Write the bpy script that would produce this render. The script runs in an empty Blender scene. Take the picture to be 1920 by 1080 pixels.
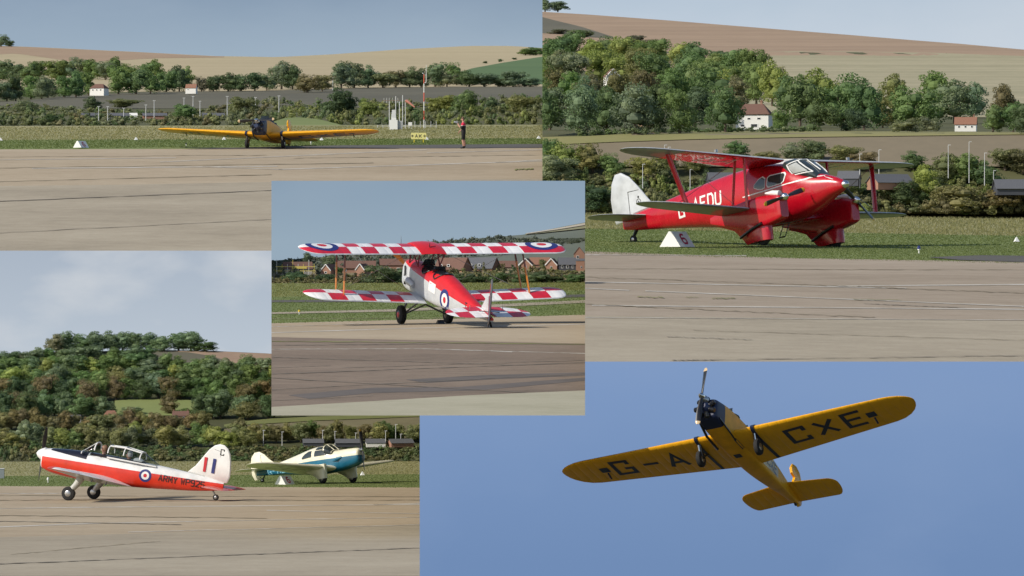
import bpy, bmesh, math, random
import numpy as np
from mathutils import Vector, Matrix
from mathutils.bvhtree import BVHTree

# ------------------------------------------------------------------ camera, sky, sun, exposure
SC = bpy.context.scene
COL = SC.collection
R = math.radians
FOCAL = 960 / math.tan(R(6))          # pixels (1920 wide) per radian, 12 degree lens

cam_d = bpy.data.cameras.new('camera')
cam_d.sensor_width = 36
cam_d.angle = R(12)
cam_d.clip_start = 1
cam_d.clip_end = 20000
cam = bpy.data.objects.new('camera', cam_d)
COL.objects.link(cam)
cam.location = (0, 0, 0)
cam.rotation_euler = (R(90), 0, 0)
SC.camera = cam

SUN_AZ, SUN_EL = 60, 36               # from the left, behind the camera
world = bpy.data.worlds.new('World')
SC.world = world
world.use_nodes = True
wn = world.node_tree.nodes
wl = world.node_tree.links
sky = wn.new('ShaderNodeTexSky')
sky.sky_type = 'NISHITA'
sky.sun_disc = False
sky.sun_elevation = R(SUN_EL)
sky.sun_rotation = R(180 + SUN_AZ)
wl.new(sky.outputs[0], wn['Background'].inputs[0])
wn['Background'].inputs[1].default_value = 0.12

sun_d = bpy.data.lights.new('sun', 'SUN')
sun_d.energy = 4.2
sun_d.angle = R(0.6)
sun_d.color = (1.0, 0.93, 0.81)
sun = bpy.data.objects.new('sun', sun_d)
COL.objects.link(sun)
to_sun = Vector((-math.sin(R(SUN_AZ)) * math.cos(R(SUN_EL)), -math.cos(R(SUN_AZ)) * math.cos(R(SUN_EL)), math.sin(R(SUN_EL))))
sun.rotation_euler = to_sun.to_track_quat('Z', 'Y').to_euler()

SC.view_settings.view_transform = 'Standard'
SC.view_settings.look = 'None'
SC.view_settings.exposure = 0.0
SC.view_settings.gamma = 1
SC.render.engine = 'CYCLES'
SC.cycles.max_bounces = 6
SC.cycles.transparent_max_bounces = 12

# ------------------------------------------------------------------ helpers
def lin(r, g, b):
    f = lambda c: ((c / 255 + 0.055) / 1.055) ** 2.4 if c > 10 else c / 255 / 12.92
    return (f(r), f(g), f(b), 1)

def tag(o, label=None, cat=None, group=None, kind=None):
    if label: o['label'] = label
    if cat: o['category'] = cat
    if group: o['group'] = group
    if kind: o['kind'] = kind
    return o

def empty(name, label=None, cat=None, group=None):
    o = bpy.data.objects.new(name, None)
    o.empty_display_size = 0.2
    COL.objects.link(o)
    return tag(o, label, cat, group)

def mk(name, mesh, parent=None):
    o = bpy.data.objects.new(name, mesh)
    COL.objects.link(o)
    if parent: o.parent = parent
    return o

class MB:
    """collects shapes into one mesh"""
    def __init__(s):
        s.v, s.f, s.m, s.sm = [], [], [], []
    def add(s, verts, faces, mat=0, smooth=True):
        b = len(s.v)
        s.v += [tuple(p) for p in verts]
        for i, f in enumerate(faces):
            s.f.append([b + j for j in f])
            s.m.append(mat[i] if isinstance(mat, list) else mat)
            s.sm.append(smooth)
        return s
    def box(s, c, d, mat=0, rot=None):
        x, y, z = d[0] / 2, d[1] / 2, d[2] / 2
        vs = [Vector(p) for p in ((-x,-y,-z),(x,-y,-z),(x,y,-z),(-x,y,-z),(-x,-y,z),(x,-y,z),(x,y,z),(-x,y,z))]
        if rot is not None: vs = [rot @ p for p in vs]
        vs = [p + Vector(c) for p in vs]
        return s.add(vs, [(0,3,2,1),(4,5,6,7),(0,1,5,4),(1,2,6,5),(2,3,7,6),(3,0,4,7)], mat, False)
    def tube(s, pts, rad, n=8, mat=0, cap=True, flat=1.0):
        pts = [Vector(p) for p in pts]
        if not isinstance(rad, (list, tuple)): rad = [rad] * len(pts)
        rings = []
        for i, p in enumerate(pts):
            d = (pts[min(i + 1, len(pts) - 1)] - pts[max(i - 1, 0)]).normalized()
            a = Vector((0, 1, 0)) if abs(d.y) < 0.9 else Vector((1, 0, 0))
            u = d.cross(a).normalized(); w = d.cross(u)
            rings.append([p + (u * math.cos(t) + w * math.sin(t) * flat) * rad[i] for t in [2 * math.pi * k / n for k in range(n)]])
        return s.loft(rings, mat, cap)
    def loft(s, rings, mat=0, cap=True, matfn=None, smooth=True):
        n = len(rings[0]); vs = [p for r in rings for p in r]; fs, ms = [], []
        for i in range(len(rings) - 1):
            for j in range(n):
                k = (j + 1) % n
                fs.append((i * n + j, i * n + k, (i + 1) * n + k, (i + 1) * n + j))
                ms.append(matfn(i, j) if matfn else mat)
        if cap:
            fs.append(tuple(range(n - 1, -1, -1))); ms.append(matfn(0, 0) if matfn else mat)
            b = (len(rings) - 1) * n
            fs.append(tuple(range(b, b + n))); ms.append(matfn(len(rings) - 2, 0) if matfn else mat)
        return s.add(vs, fs, ms, smooth)
    def lathe(s, prof, o, axis, n=20, mat=0, matfn=None):
        """prof: (distance along axis, radius)"""
        ax = Vector(axis).normalized(); a = Vector((0, 0, 1)) if abs(ax.z) < 0.9 else Vector((1, 0, 0))
        u = ax.cross(a).normalized(); w = ax.cross(u)
        rings = [[Vector(o) + ax * d + (u * math.cos(t) + w * math.sin(t)) * max(r, 1e-4) for t in [2 * math.pi * k / n for k in range(n)]] for d, r in prof]
        return s.loft(rings, mat, True, matfn)
    def ball(s, c, r, n=12, m=8, mat=0):
        r = (r, r, r) if not isinstance(r, (list, tuple)) else r
        rings = []
        for i in range(m + 1):
            a = -math.pi / 2 + math.pi * (0.02 + 0.96 * i / m)
            rings.append([(c[0] + r[0] * math.cos(a) * math.cos(t), c[1] + r[1] * math.cos(a) * math.sin(t), c[2] + r[2] * math.sin(a)) for t in [2 * math.pi * k / n for k in range(n)]])
        return s.loft(rings, mat)
    def plate(s, outline, th, plane='xz', mat=0, at0=0.0):
        """flat outline with thickness; plane xz: outline is (x,z), thickness in y; bevelled rim"""
        n = len(outline); c = (sum(p[0] for p in outline) / n, sum(p[1] for p in outline) / n)
        ins = [(p[0] + (c[0] - p[0]) * 0.06, p[1] + (c[1] - p[1]) * 0.06) for p in outline]
        def put(p, d):
            return (p[0], at0 + d, p[1]) if plane == 'xz' else ((p[0], p[1], at0 + d) if plane == 'xy' else (at0 + d, p[0], p[1]))
        rings = [[put(p, -th / 2) for p in ins], [put(p, -th / 6) for p in outline], [put(p, th / 6) for p in outline], [put(p, th / 2) for p in ins]]
        return s.loft(rings, mat, True, smooth=False)
    def mesh(s, name, mats):
        me = bpy.data.meshes.new(name)
        me.from_pydata(s.v, [], s.f)
        for m in (mats if isinstance(mats, (list, tuple)) else [mats]): me.materials.append(m)
        me.polygons.foreach_set('material_index', s.m)
        me.polygons.foreach_set('use_smooth', s.sm)
        bm = bmesh.new(); bm.from_mesh(me)
        bmesh.ops.recalc_face_normals(bm, faces=bm.faces)
        bm.to_mesh(me); bm.free()
        me.set_sharp_from_angle(angle=R(38))
        me.update()
        return me
    def build(s, name, mats, parent=None):
        return mk(name, s.mesh(name, mats), parent)

# ------------------------------------------------------------------ materials
def newmat(name):
    m = bpy.data.materials.new(name); m.use_nodes = True
    return m, m.node_tree.nodes, m.node_tree.links, m.node_tree.nodes['Principled BSDF']

def setp(b, rough=0.5, metal=0.0, spec=0.5, coat=0.0):
    b.inputs['Roughness'].default_value = rough
    b.inputs['Metallic'].default_value = metal
    b.inputs['Specular IOR Level'].default_value = spec
    b.inputs['Coat Weight'].default_value = coat

def mathn(n, l, op, a, b=None, c=None):
    x = n.new('ShaderNodeMath'); x.operation = op
    for i, v in enumerate((a, b, c)):
        if v is None: continue
        if isinstance(v, (int, float)): x.inputs[i].default_value = v
        else: l.new(v, x.inputs[i])
    return x.outputs[0]

def mixc(n, l, fac, a, b, mode='MIX'):
    x = n.new('ShaderNodeMix'); x.data_type = 'RGBA'; x.blend_type = mode
    for s, v in ((x.inputs[0], fac), (x.inputs[6], a), (x.inputs[7], b)):
        if isinstance(v, (int, float)): s.default_value = v
        elif isinstance(v, tuple): s.default_value = v
        else: l.new(v, s)
    return x.outputs[2]

def noise(n, l, scale, detail=4, vec=None, stretch=None, rough=0.55):
    t = n.new('ShaderNodeTexNoise'); t.inputs['Scale'].default_value = scale
    t.inputs['Detail'].default_value = detail; t.inputs['Roughness'].default_value = rough
    if vec is None:
        tc = n.new('ShaderNodeTexCoord'); vec = tc.outputs['Object']
    if stretch:
        mp = n.new('ShaderNodeMapping'); mp.inputs['Scale'].default_value = stretch
        l.new(vec, mp.inputs[0]); vec = mp.outputs[0]
    l.new(vec, t.inputs['Vector'])
    return t.outputs[0]

def ramp(n, l, fac, stops):
    r = n.new('ShaderNodeValToRGB'); l.new(fac, r.inputs[0])
    e = r.color_ramp.elements
    while len(e) < len(stops): e.new(0.5)
    for i, (p, c) in enumerate(stops):
        e[i].position = p; e[i].color = c
    return r.outputs[0]

MATS = {}
def paint(name, col, rough=0.35, metal=0.0, coat=0.3, wear=0.12, ribs=0.0):
    """painted skin with slight weathering"""
    if name in MATS: return MATS[name]
    m, n, l, b = newmat(name); setp(b, rough, metal, 0.5, coat)
    nz = noise(n, l, 3.0, 5)
    dark = tuple(c * (1 - wear * 2) for c in col[:3]) + (1,)
    l.new(ramp(n, l, nz, [(0.3, dark), (0.6, col)]), b.inputs['Base Color'])
    l.new(mathn(n, l, 'MULTIPLY_ADD', noise(n, l, 9, 3), 0.25, rough - 0.12), b.inputs['Roughness'])
    if ribs:                                # fabric pulled over ribs
        tc = n.new('ShaderNodeTexCoord'); sx = n.new('ShaderNodeSeparateXYZ'); l.new(tc.outputs['Object'], sx.inputs[0])
        w = mathn(n, l, 'ABSOLUTE', mathn(n, l, 'SINE', mathn(n, l, 'MULTIPLY', sx.outputs[1], math.pi / 0.32)))
        bp = n.new('ShaderNodeBump'); bp.inputs['Strength'].default_value = ribs; bp.inputs['Distance'].default_value = 0.02
        l.new(mathn(n, l, 'POWER', w, 0.35), bp.inputs['Height']); l.new(bp.outputs[0], b.inputs['Normal'])
    MATS[name] = m
    return m

def split_paint(name, layers, base, rough=0.3, coat=0.4):
    """livery: each layer (colour, [half spaces (a,b,c,d): a*x+b*y+c*z>d]) painted over the base"""
    m, n, l, b = newmat(name); setp(b, rough, 0, 0.5, coat)
    tc = n.new('ShaderNodeTexCoord'); sx = n.new('ShaderNodeSeparateXYZ'); l.new(tc.outputs['Object'], sx.inputs[0])
    cur = base
    for col, hs in layers:
        fac = None
        for (a, bb, c, d) in hs:
            e = mathn(n, l, 'MULTIPLY', sx.outputs[0], a)
            e = mathn(n, l, 'MULTIPLY_ADD', sx.outputs[1], bb, e)
            e = mathn(n, l, 'MULTIPLY_ADD', sx.outputs[2], c, e)
            g = mathn(n, l, 'GREATER_THAN', e, d)
            fac = g if fac is None else mathn(n, l, 'MULTIPLY', fac, g)
        cur = mixc(n, l, fac, cur, col)
    nz = noise(n, l, 2.5, 5)
    cur = mixc(n, l, 1.0, cur, ramp(n, l, nz, [(0.3, (0.8, 0.8, 0.8, 1)), (0.62, (1, 1, 1, 1))]), 'MULTIPLY')
    l.new(cur, b.inputs['Base Color'])
    return m

def flat(name, col, rough=0.6, metal=0.0):
    if name in MATS: return MATS[name]
    m, n, l, b = newmat(name); setp(b, rough, metal)
    l.new(ramp(n, l, noise(n, l, 6, 3), [(0.25, tuple(c * 0.85 for c in col[:3]) + (1,)), (0.7, col)]), b.inputs['Base Color'])
    MATS[name] = m
    return m

def glass(name, tint=(0.5, 0.6, 0.62, 1), clear=0.6):
    if name in MATS: return MATS[name]
    m, n, l, b = newmat(name)
    t = n.new('ShaderNodeBsdfTransparent'); t.inputs[0].default_value = tint
    setp(b, 0.06, 0, 0.6); b.inputs['Base Color'].default_value = (0.03, 0.04, 0.045, 1)
    fr = n.new('ShaderNodeLayerWeight'); fr.inputs[0].default_value = 0.35
    f = mathn(n, l, 'MULTIPLY_ADD', fr.outputs['Fresnel'], 0.35, 1 - clear)
    mx = n.new('ShaderNodeMixShader'); l.new(f, mx.inputs[0]); l.new(t.outputs[0], mx.inputs[1]); l.new(b.outputs[0], mx.inputs[2])
    l.new(mx.outputs[0], n['Material Output'].inputs[0])
    MATS[name] = m
    return m

def ground_mat(name, stops, s1, s2, bump=0.0, stretch=None, speck=0.0, grain=0.35):
    m, n, l, b = newmat(name); setp(b, 0.9, 0, 0.2)
    a = noise(n, l, s1, 6, stretch=stretch); c = noise(n, l, s2, 4)
    f = mathn(n, l, 'ADD', mathn(n, l, 'MULTIPLY', a, 0.62), mathn(n, l, 'MULTIPLY', c, 0.38))
    if grain: f = mathn(n, l, 'MULTIPLY_ADD', mathn(n, l, 'SUBTRACT', noise(n, l, s2 * 7, 3, rough=.7), 0.5), grain, f)
    col = ramp(n, l, f, stops)
    if speck:
        v = noise(n, l, s2 * 14, 2)
        col = mixc(n, l, mathn(n, l, 'MULTIPLY', mathn(n, l, 'GREATER_THAN', v, 0.64), speck), col, tuple(c * 0.6 for c in stops[0][1][:3]) + (1,))
    l.new(col, b.inputs['Base Color'])
    if bump:
        bp = n.new('ShaderNodeBump'); bp.inputs['Strength'].default_value = bump; bp.inputs['Distance'].default_value = 0.05
        l.new(noise(n, l, s2 * 6, 4), bp.inputs['Height']); l.new(bp.outputs[0], b.inputs['Normal'])
    return m

def leaf_mat(name='leaves', tones=None):
    """foliage: the object's own colour (or a tone ramp by clump), varied leaf by leaf"""
    m, n, l, b = newmat(name); setp(b, 0.75, 0, 0.25)
    g = n.new('ShaderNodeNewGeometry')
    if tones is None:
        oi = n.new('ShaderNodeObjectInfo'); col = oi.outputs['Color']
    else:
        at_ = n.new('ShaderNodeAttribute'); at_.attribute_name = 'tone'
        col = ramp(n, l, at_.outputs['Fac'], [(i / (len(tones) - 1), t) for i, t in enumerate(tones)])
    v = ramp(n, l, g.outputs['Random Per Island'], [(0, (0.66, 0.68, 0.68, 1)), (0.5, (1, 1, 1, 1)), (1, (1.32, 1.27, 1.1, 1))])
    l.new(mixc(n, l, 1.0, col, v, 'MULTIPLY'), b.inputs['Base Color'])
    tr = n.new('ShaderNodeBsdfTranslucent'); l.new(mixc(n, l, 1.0, col, (1.1, 1.2, 0.6, 1), 'MULTIPLY'), tr.inputs[0])
    mx = n.new('ShaderNodeMixShader'); mx.inputs[0].default_value = 0.36
    l.new(b.outputs[0], mx.inputs[1]); l.new(tr.outputs[0], mx.inputs[2]); l.new(mx.outputs[0], n['Material Output'].inputs[0])
    return m

def sky_mat(name, low, high, cloud, amount, z0, z1, scale, cov=(0.45, 0.75), stretch=(1, 1, 2.2)):
    """sky backdrop: gives off the light of the sky; soft cloud"""
    m, n, l, b = newmat(name)
    tc = n.new('ShaderNodeTexCoord'); sx = n.new('ShaderNodeSeparateXYZ'); l.new(tc.outputs['Object'], sx.inputs[0])
    g = n.new('ShaderNodeMapRange'); l.new(sx.outputs[2], g.inputs[0]); g.inputs[1].default_value = z0; g.inputs[2].default_value = z1
    base = ramp(n, l, g.outputs[0], [(0, low), (1, high)])
    nz = noise(n, l, scale, 6, stretch=stretch, rough=0.5)
    f = ramp(n, l, nz, [(cov[0], (0, 0, 0, 1)), (cov[1], (amount,) * 3 + (1,))])
    e = n.new('ShaderNodeEmission'); l.new(mixc(n, l, f, base, cloud), e.inputs[0])
    l.new(e.outputs[0], n['Material Output'].inputs[0])
    n.remove(b)
    return m

WHITE = (0.80, 0.80, 0.78, 1)
M_RED = paint('red_gloss', (0.47, 0.004, 0.016, 1), 0.25, 0, 0.35, 0.08)
M_WHITE = paint('white_paint', WHITE, 0.4, 0, 0.2, 0.06)
M_BLACK = paint('black_paint', (0.012, 0.012, 0.014, 1), 0.35)
M_RUBBER = flat('rubber', (0.016, 0.016, 0.017, 1), 0.85)
M_STEEL = flat('steel', (0.45, 0.45, 0.46, 1), 0.3, 0.9)
M_CHROME = flat('chrome', (0.8, 0.8, 0.8, 1), 0.12, 1.0)
M_SILVER = paint('silver_dope', (0.56, 0.58, 0.60, 1), 0.42, 0.15, 0.1, 0.1, .35)
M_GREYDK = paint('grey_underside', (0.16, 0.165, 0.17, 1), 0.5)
M_GLASS = glass('clear_glass', (.82, .86, .87, 1), .9)
M_GLASSDK = glass('dark_glass', (0.25, 0.3, 0.32, 1), 0.35)
M_NAVY = paint('navy_paint', (0.012, 0.02, 0.06, 1), 0.35)
M_RBLUE = flat('roundel_blue', (0.02, 0.03, 0.17, 1), 0.5)
M_RRED = flat('roundel_red', (0.55, 0.02, 0.03, 1), 0.5)
M_SKIN = flat('skin', (0.55, 0.30, 0.22, 1), 0.6)
M_BARK = flat('bark', (0.12, 0.09, 0.065, 1), 0.9)
M_LEAF = leaf_mat()

# ------------------------------------------------------------------ places: five pieces of ground, each with its own level and slope
class Place:
    """ground plane z = s*Y - h - t*X seen with its horizon on image row yh; behind it the land rises through knots (row, distance)"""
    def __init__(s, yh, y1, Y1, knots, tilt=0.0):
        s.yh, s.c, s.t, s.kn = yh, (y1 - yh) * Y1, tilt, knots
    def Yg(s, py, px=960): return s.c / (py - s.t * (px - 960) - s.yh)
    def g(s, px, py, lift=0.0):
        Y = s.Yg(py, px)
        return Vector(((px - 960) / FOCAL * Y, Y, (540 - py) / FOCAL * Y + lift))
    def T(s, py):
        k = s.kn
        if py >= k[0][0]: return k[0][1]
        for (a, A), (b, B) in zip(k, k[1:]):
            if py >= b: return A + (B - A) * (a - py) / (a - b)
        return k[-1][1]
    def p(s, px, py, near=0.0):
        Y = s.T(py) - near
        return Vector(((px - 960) / FOCAL * Y, Y, (540 - py) / FOCAL * Y))
    def normal(s):
        return Vector((s.t, -(540 - s.yh + 960 * 0) / FOCAL, 1)).normalized()

P1 = Place(-19, 278, 277, [(237, 700), (205, 1000), (165, 1350), (150, 1500), (80, 2650)])
P2 = Place(252, 464, 150, [(399, 217.5), (330, 221.5), (300, 224), (250, 229), (230, 300), (100, 700), (15, 1200)], 0.012)
P3 = Place(365, 606, 114, [(531, 167), (505, 176), (480, 186), (440, 200), (405, 209)])
P4 = Place(737, 937, 90, [(866, 141), (830, 145), (780, 151), (700, 158), (650, 164), (620, 168)])

def gpoly(name, pl, pts, mat, lift=0.0, kind='structure', parent=None):
    me = bpy.data.meshes.new(name)
    me.from_pydata([pl.g(x, y, lift) for x, y in pts], [], [list(range(len(pts)))])
    me.materials.append(mat)
    bm = bmesh.new(); bm.from_mesh(me)
    bmesh.ops.triangulate(bm, faces=bm.faces); bmesh.ops.recalc_face_normals(bm, faces=bm.faces)
    for f in bm.faces:
        if f.normal.z < 0: f.normal_flip()
    bm.to_mesh(me); bm.free()
    o = mk(name, me, parent)
    if kind and not parent: o['kind'] = kind
    return o

def gline(name, pl, a, b, th, mat, lift, seg=1, wob=0.0, rnd=random):
    """a painted line or joint on the ground, th = apparent thickness in image rows"""
    me = bpy.data.meshes.new(name); vs, fs = [], []
    for i in range(seg + 1):
        t = i / seg; x = a[0] + (b[0] - a[0]) * t; y = a[1] + (b[1] - a[1]) * t + rnd.uniform(-wob, wob)
        th2 = th * (0.5 if mat.name.endswith('joint') else 0.8)
        h = th2 * rnd.uniform(0.35, 1.25) / 2 if wob else th2 / 2
        vs += [pl.g(x, y - h, lift), pl.g(x, y + h, lift)]
        if i: fs.append((2 * i - 2, 2 * i - 1, 2 * i + 1, 2 * i))
    me.from_pydata(vs, [], fs); me.materials.append(mat)
    o = mk(name, me); o['kind'] = 'structure'
    return o

def interp(poly, x):
    if x <= poly[0][0]: return poly[0][1]
    for (a, A), (b, B) in zip(poly, poly[1:]):
        if x <= b: return A + (B - A) * (x - a) / (b - a)
    return poly[-1][1]

def field(name, pl, lower, upper, x0, x1, mat, near=0.0, nx=60, ny=14, rough=0.0, seed=1):
    """a stretch of rising land between two outlines"""
    rnd = random.Random(seed); vs, fs = [], []
    for i in range(nx + 1):
        x = x0 + (x1 - x0) * i / nx; a, b = interp(lower, x), interp(upper, x)
        for j in range(ny + 1):
            v = pl.p(x, a + (b - a) * j / ny, near)
            if rough and 0 < j < ny: v.z += rnd.uniform(-rough, rough)
            vs.append(v)
    for i in range(nx):
        for j in range(ny):
            k = i * (ny + 1) + j
            fs.append((k, k + ny + 1, k + ny + 2, k + 1))
    me = bpy.data.meshes.new(name); me.from_pydata(vs, [], fs); me.materials.append(mat)
    me.polygons.foreach_set('use_smooth', [True] * len(fs))
    o = mk(name, me); o['kind'] = 'structure'
    return o

def skysheet(pts, Y, mat):
    me = bpy.data.meshes.new('sky')
    me.from_pydata([((x - 960) / FOCAL * Y, Y, (540 - y) / FOCAL * Y) for x, y in pts], [], [list(range(len(pts)))])
    me.materials.append(mat)
    o = mk('sky', me); o['kind'] = 'structure'
    return o

def cut_at(o, px, keep):
    """trim a mesh (world coordinates) where its place ends; keep = +1 right of px, -1 left of it"""
    me = o.data
    bm = bmesh.new(); bm.from_mesh(me); bm.transform(o.matrix_basis)
    s = (px - 960) / FOCAL
    bmesh.ops.bisect_plane(bm, geom=bm.verts[:] + bm.edges[:] + bm.faces[:], plane_co=(0, 0, 0), plane_no=(keep, -s * keep, 0), clear_inner=True, clear_outer=False)
    n = len(bm.faces)
    m2 = bpy.data.meshes.new(me.name); bm.to_mesh(m2); bm.free()
    for m in me.materials: m2.materials.append(m)
    o.data = m2; o.matrix_basis = Matrix.Identity(4)
    return n
# ------------------------------------------------------------------ skies
skysheet([(-900, -900), (1017, -900), (1017, 140), (-900, 140)], 2750,
         sky_mat('sky_slate', lin(158, 177, 193), lin(136, 156, 178), lin(166, 182, 198), 0.75, 125, 165, 0.006, (0.42, 0.72), (0.6, 1, 1.6)))
skysheet([(1017, -900), (2800, -900), (2800, 140), (1017, 140)], 2750,
         sky_mat('sky_pale', lin(196, 208, 220), lin(180, 196, 212), lin(205, 213, 222), 0.8, 130, 165, 0.004, (0.4, 0.7)))
skysheet([(509, 339), (1097, 339), (1097, 520), (509, 520)], 213.5,
         sky_mat('sky_haze_grey', lin(150, 170, 186), lin(136, 157, 177), lin(150, 168, 185), 0.5, 2.0, 4.8, 0.15, (0.4, 0.75)))
skysheet([(-900, 467), (509, 467), (509, 720), (-900, 720)], 170,
         sky_mat('sky_cloudy', lin(184, 195, 207), lin(170, 182, 197), lin(203, 208, 214), 0.9, -1.9, 1.3, 0.3, (0.46, 0.72), (0.8, 1, 1.7)))
skysheet([(787, 779), (1097, 779), (1097, 675), (2800, 675), (2800, 1900), (787, 1900)], 88,
         sky_mat('sky_blue', lin(112, 140, 182), lin(126, 153, 195), lin(134, 158, 195), 0.6, -5.0, -1.2, 0.25, (0.45, 0.8), (0.7, 1, 1.3)))

# ------------------------------------------------------------------ added wide land far below the five places, unseen, darkened to cut bounce light
m_low = ground_mat('low_dark_land', [(0.3, (0.025, 0.03, 0.015, 1)), (0.7, (0.05, 0.05, 0.03, 1))], 0.01, 0.1)
me = bpy.data.meshes.new('ground')
me.from_pydata([(-6000, -3000, -190), (6000, -3000, -190), (6000, 8000, -190), (-6000, 8000, -190)], [], [(0, 1, 2, 3)])
me.materials.append(m_low)
mk('ground', me)['kind'] = 'structure'

# ------------------------------------------------------------------ ground materials
C = lambda r, g, b: (r, g, b, 1)
M_CONC = ground_mat('concrete_grey', [(0.3, C(.28, .24, .178)), (0.5, C(.355, .305, .228)), (0.7, C(.42, .368, .28))], 0.12, 1.1, 0.15, None, 0.25)
M_TAN = ground_mat('concrete_tan', [(0.3, C(.31, .245, .165)), (0.5, C(.39, .315, .22)), (0.7, C(.45, .375, .27))], 0.09, 0.9, 0.15, (0.6, 1, 1), 0.25)
M_CONC2 = ground_mat('concrete_brown', [(0.3, C(.255, .205, .148)), (0.5, C(.325, .265, .20)), (0.7, C(.385, .32, .248))], 0.10, 1.0, 0.15, (0.5, 1, 1), 0.3)
M_TARMAC = ground_mat('old_asphalt', [(0.28, C(.12, .095, .072)), (0.5, C(.21, .16, .12)), (0.72, C(.275, .215, .162))], 0.22, 1.6, 0.2, (0.3, 1, 1), 0.4)
M_TAXI = ground_mat('taxiway_asphalt', [(0.3, C(.085, .08, .075)), (0.7, C(.13, .122, .11))], 0.2, 1.5)
M_MOWN = ground_mat('mown_grass', [(0.3, C(.125, .155, .05)), (0.5, C(.16, .195, .065)), (0.7, C(.195, .225, .085))], 0.08, 0.9, 0.5)
M_ROUGH = ground_mat('rough_grass', [(0.3, C(.22, .22, .10)), (0.5, C(.285, .27, .135)), (0.7, C(.35, .315, .18))], 0.07, 0.8, 0.5)
M_LINE = ground_mat('worn_white_line', [(0.38, C(.36, .32, .26)), (0.55, C(.52, .49, .43)), (0.72, C(.66, .63, .58))], 0.7, 3)
M_JOINT = ground_mat('tar_joint', [(0.3, C(.13, .115, .095)), (0.7, C(.26, .225, .18))], 0.7, 3)
M_JOINT2 = ground_mat('sandy_joint', [(0.3, C(.20, .165, .11)), (0.7, C(.27, .225, .15))], 0.7, 3)
M_STAIN = ground_mat('rubber_marks', [(0.3, C(.10, .09, .082)), (0.7, C(.165, .14, .125))], 0.6, 2)
M_WEED = ground_mat('weeds', [(0.3, C(.15, .17, .05)), (0.7, C(.26, .25, .11))], 0.6, 4)

# ------------------------------------------------------------------ top-left place: wide apron, grass, downland
gpoly('apron', P1, [(-300, 470), (509, 470), (509, 348), (1017, 348), (1017, 335), (509, 341), (250, 346), (-300, 352)], M_CONC)
gpoly('apron', P1, [(-300, 352), (250, 346), (509, 341), (1017, 335), (1017, 276.5), (540, 278.5), (-300, 281)], M_TAN)
gpoly('taxiway', P1, [(340, 280), (1017, 277.5), (1017, 270.5), (640, 273), (470, 276.5)], M_TAXI, 0.02)
gpoly('mown_grass', P1, [(-300, 281.5), (540, 279), (1017, 277), (1017, 259), (500, 260.5), (-300, 263)], M_MOWN, -0.03)
gpoly('rough_grass', P1, [(-300, 263), (500, 260.5), (1017, 259), (1017, 233), (-300, 236)], M_ROUGH, -0.03)
for a, b, t, m, w in [((-200, 318), (700, 306), 1.3, M_JOINT2, .5), ((60, 316), (520, 312), 1.6, M_LINE, 0), ((300, 304), (800, 281), 1.2, M_LINE, 0), ((380, 313), (530, 318), 1.1, M_LINE, 0), ((520, 318), (1017, 302), 1.5, M_LINE, 0),
                      ((-200, 346), (509, 328), 1.4, M_JOINT2, .4), ((-300, 390), (509, 357.5), 1.8, M_JOINT, .35), ((-300, 452), (509, 412), 1.2, M_JOINT, .5), ((550, 297), (1017, 291), 1.0, M_JOINT2, .3), ((-200, 296), (500, 291), 1, M_JOINT2, .4),
                      ((800, 287), (1017, 281), 1.0, M_LINE, 0), ((930, 305), (1017, 299.5), 1.3, M_LINE, 0), ((-250, 303), (330, 296), 0.9, M_LINE, 0)]:
    gline('ground_line', P1, a, b, t, m, 0.012 if m is M_LINE else 0.02, 40, w, random.Random(int(a[0] * 7 + a[1])))
gline('weed_patch', P1, (965, 318.5), (1000, 317.5), 2.6, M_WEED, 0.03, 14, .6)

FLD = lambda n, a, b, s1=0.012, s2=0.12, st=None: ground_mat(n, [(0.3, a), (0.7, b)], s1, s2, 0, st)
m_stub = FLD('stubble_field', C(.36, .30, .185), C(.46, .385, .245), .05, .15, (.06, 1, 1))
m_brown = FLD('bare_brown_field', C(.28, .20, .135), C(.39, .28, .19), .05, .15, (.06, 1, 1))
m_dark = FLD('dark_ploughed_field', C(.105, .10, .075), C(.15, .14, .10))
m_green = FLD('green_crop_field', C(.085, .14, .06), C(.115, .175, .075))
m_meadow = FLD('bright_meadow', C(.15, .19, .065), C(.22, .25, .095))
m_scrub = FLD('scrub_ground', C(.075, .085, .04), C(.12, .115, .055))

RIDGE1 = [(-300, 80), (0, 86), (60, 88), (250, 97), (400, 105), (520, 107), (620, 102), (760, 92), (880, 86), (960, 86), (1017, 90)]
for y0, y1 in ((237, 237),):
    me = bpy.data.meshes.new('scrub_slope')
    me.from_pydata([P1.g(-300, 237, -.04), P1.g(1017, 234, -.04), P1.p(1017, 235), P1.p(-300, 236.5)], [], [(0, 1, 2, 3)])
    me.materials.append(m_scrub); mk('scrub_slope', me)['kind'] = 'structure'
field('hill', P1, [(-300, 236.5), (1017, 235)], RIDGE1, -300, 1017, m_scrub, -1.5, 60, 30)
field('field', P1, [(-300, 175), (1017, 168)], RIDGE1, -300, 1017, m_stub, 2)
field('field', P1, [(-300, 120), (30, 100), (150, 117), (290, 109), (420, 107.3)], [(x, y + .3) for x, y in RIDGE1], -300, 420, m_brown, 6, 40, 8)
field('field', P1, [(-300, 206), (1017, 200)], [(-300, 205.5), (20, 190), (50, 188), (120, 180), (200, 176), (300, 172), (500, 170), (560, 168), (700, 164), (1017, 162)], -300, 1017, m_dark, 3)
field('field', P1, [(860, 156), (1017, 158)], [(860, 136), (885, 128), (940, 118), (1017, 106)], 860, 1017, m_green, 6, 20, 8)
field('field', P1, [(480, 241), (660, 241)], [(480, 240), (505, 231), (530, 222), (560, 219.5), (600, 224), (640, 234), (660, 240)], 480, 660, m_meadow, 180, 24, 6)

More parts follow.
